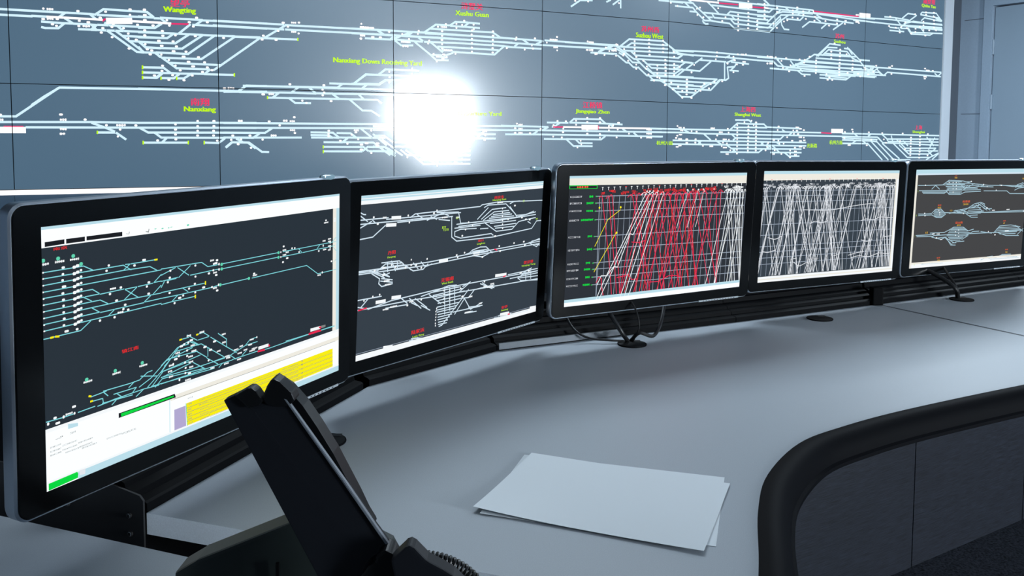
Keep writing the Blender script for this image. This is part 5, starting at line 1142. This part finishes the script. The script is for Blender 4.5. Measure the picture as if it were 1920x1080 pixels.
PH_CORD =  [(-0.0917, 0.7, 0.1319), (-0.0818, 0.7, 0.1315), (-0.0682, 0.7, 0.1288), (-0.0555, 0.7, 0.1233), (-0.0455, 0.7, 0.1158), (-0.0387, 0.7, 0.1065), (-0.0341, 0.7, 0.0877)]
# ================================================================== THE PHONE
ph = thing('desk_phone', 'black desk phone standing upright in front of the nearest monitor, handset in its cradle', 'phone', (-0.17, 0.68, 0.0))
def ph_piece(name, pts, depth, m, bev=0.002, parent=ph, shift=0.0):
    bm = bmesh.new()
    v = [Vector(p) + Vector((0, shift, 0)) for p in pts]
    prism(bm, v, (0, depth, 0))
    if bev:
        bmesh.ops.recalc_face_normals(bm, faces=bm.faces)
        es = [e for e in bm.edges]
        bmesh.ops.bevel(bm, geom=es, offset=bev, segments=2, affect='EDGES', profile=0.7, clamp_overlap=True)
    if parent is not ph:
        PM[parent.name] = PM[ph.name]
    return obj(name, bm, m, parent, smooth=False)
body_pts = [(PH_BODY[0][0] - 0.02, 0.735, 0.004), (PH_BODY[0][0] - 0.02, 0.735, PH_BODY[0][2] - 0.012)] + PH_BODY[:-1] + [(PH_BODY[-1][0], 0.70, 0.06), (PH_BODY[-1][0] + 0.01, 0.70, 0.004)]
body_pts = [(x, 0.728, z) for x, y, z in body_pts]
ph_piece('body', body_pts, 0.03, M['phone_body'], 0.003)
bm = bmesh.new(); box(bm, (-0.175, 0.665, 0.014), (0.27, 0.19, 0.026), None, 0.006)
obj('base', bm, M['phone'], ph, smooth=True)
bm = bmesh.new(); box(bm, (-0.215, 0.722, 0.105), (0.003, 0.004, 0.02), None, 0.0008)
obj('line_lug', bm, M['phone_gloss'], ph)
# cradle arm: long flat plate going down to the base
pl = [Vector(p) for p in PH_PLATE]
low_l = pl[0] + (pl[17] - pl[0]) * ((0.024 - pl[0].z) / (pl[17].z - pl[0].z))
low_r = low_l + Vector((0.062, 0, 0))
pl = pl[:14] + [low_r, low_l]
arm = ph_piece('cradle_arm', pl, 0.012, M['phone'], 0.0016)
ph_piece('cradle_hook', PH_HOOK, 0.014, M['phone_gloss'], 0.0015, shift=-0.001)
ph_piece('edge_glint', PH_STRIP, 0.004, M['glint_crease'], 0.0006, shift=0.001)['label'] = 'grey strip standing for light on the bevelled edge'  # light caught on the arm's bevel, modelled as a grey strip
hs = ph_piece('handset', PH_HAND, 0.020, M['phone_gloss'], 0.002, shift=0.002)
ph_piece('earpiece', PH_KNOB, 0.018, M['phone_gloss'], 0.002, parent=hs)
ridge = [Vector(p) + Vector((-0.004, 0.0015, -0.004)) for p in PH_HAND[1:9]]
bm = bmesh.new(); tube(bm, smooth_path(ridge, 4), 0.0009, 6)
obj('handset_seam', bm, M['glint_crease'], hs, smooth=True)
mp = ph_piece('mouthpiece', PH_MOUTH, 0.016, M['phone'], 0.002, parent=hs)
ph_piece('hinge_block', PH_HINGE, 0.022, M['phone_gloss'], 0.003)
# coiled cord
cp = smooth_path(PH_CORD + [(-0.03, 0.66, 0.05), (-0.06, 0.62, 0.014)], 30)
L = [0.0]
for a, b in zip(cp, cp[1:]): L.append(L[-1] + (b - a).length)
hx = []
N = int(L[-1] / 0.0036 * 12)
j = 0
prev = None
for k in range(N):
    s = L[-1] * k / N
    while j < len(L) - 2 and L[j + 1] < s: j += 1
    t = (s - L[j]) / max(1e-9, L[j + 1] - L[j])
    p = cp[j].lerp(cp[j + 1], t); d = (cp[j + 1] - cp[j]).normalized()
    if prev is None: nr = d.orthogonal().normalized()
    else: nr = (prev - d * prev.dot(d)).normalized()
    prev = nr
    bn = d.cross(nr)
    a = 2 * pi * k / 12
    hx.append(p + (nr * cos(a) + bn * sin(a)) * 0.0052)
bm = bmesh.new(); tube(bm, hx, 0.0015, 6)
obj('coiled_cord', bm, M['cable'], ph, smooth=True)
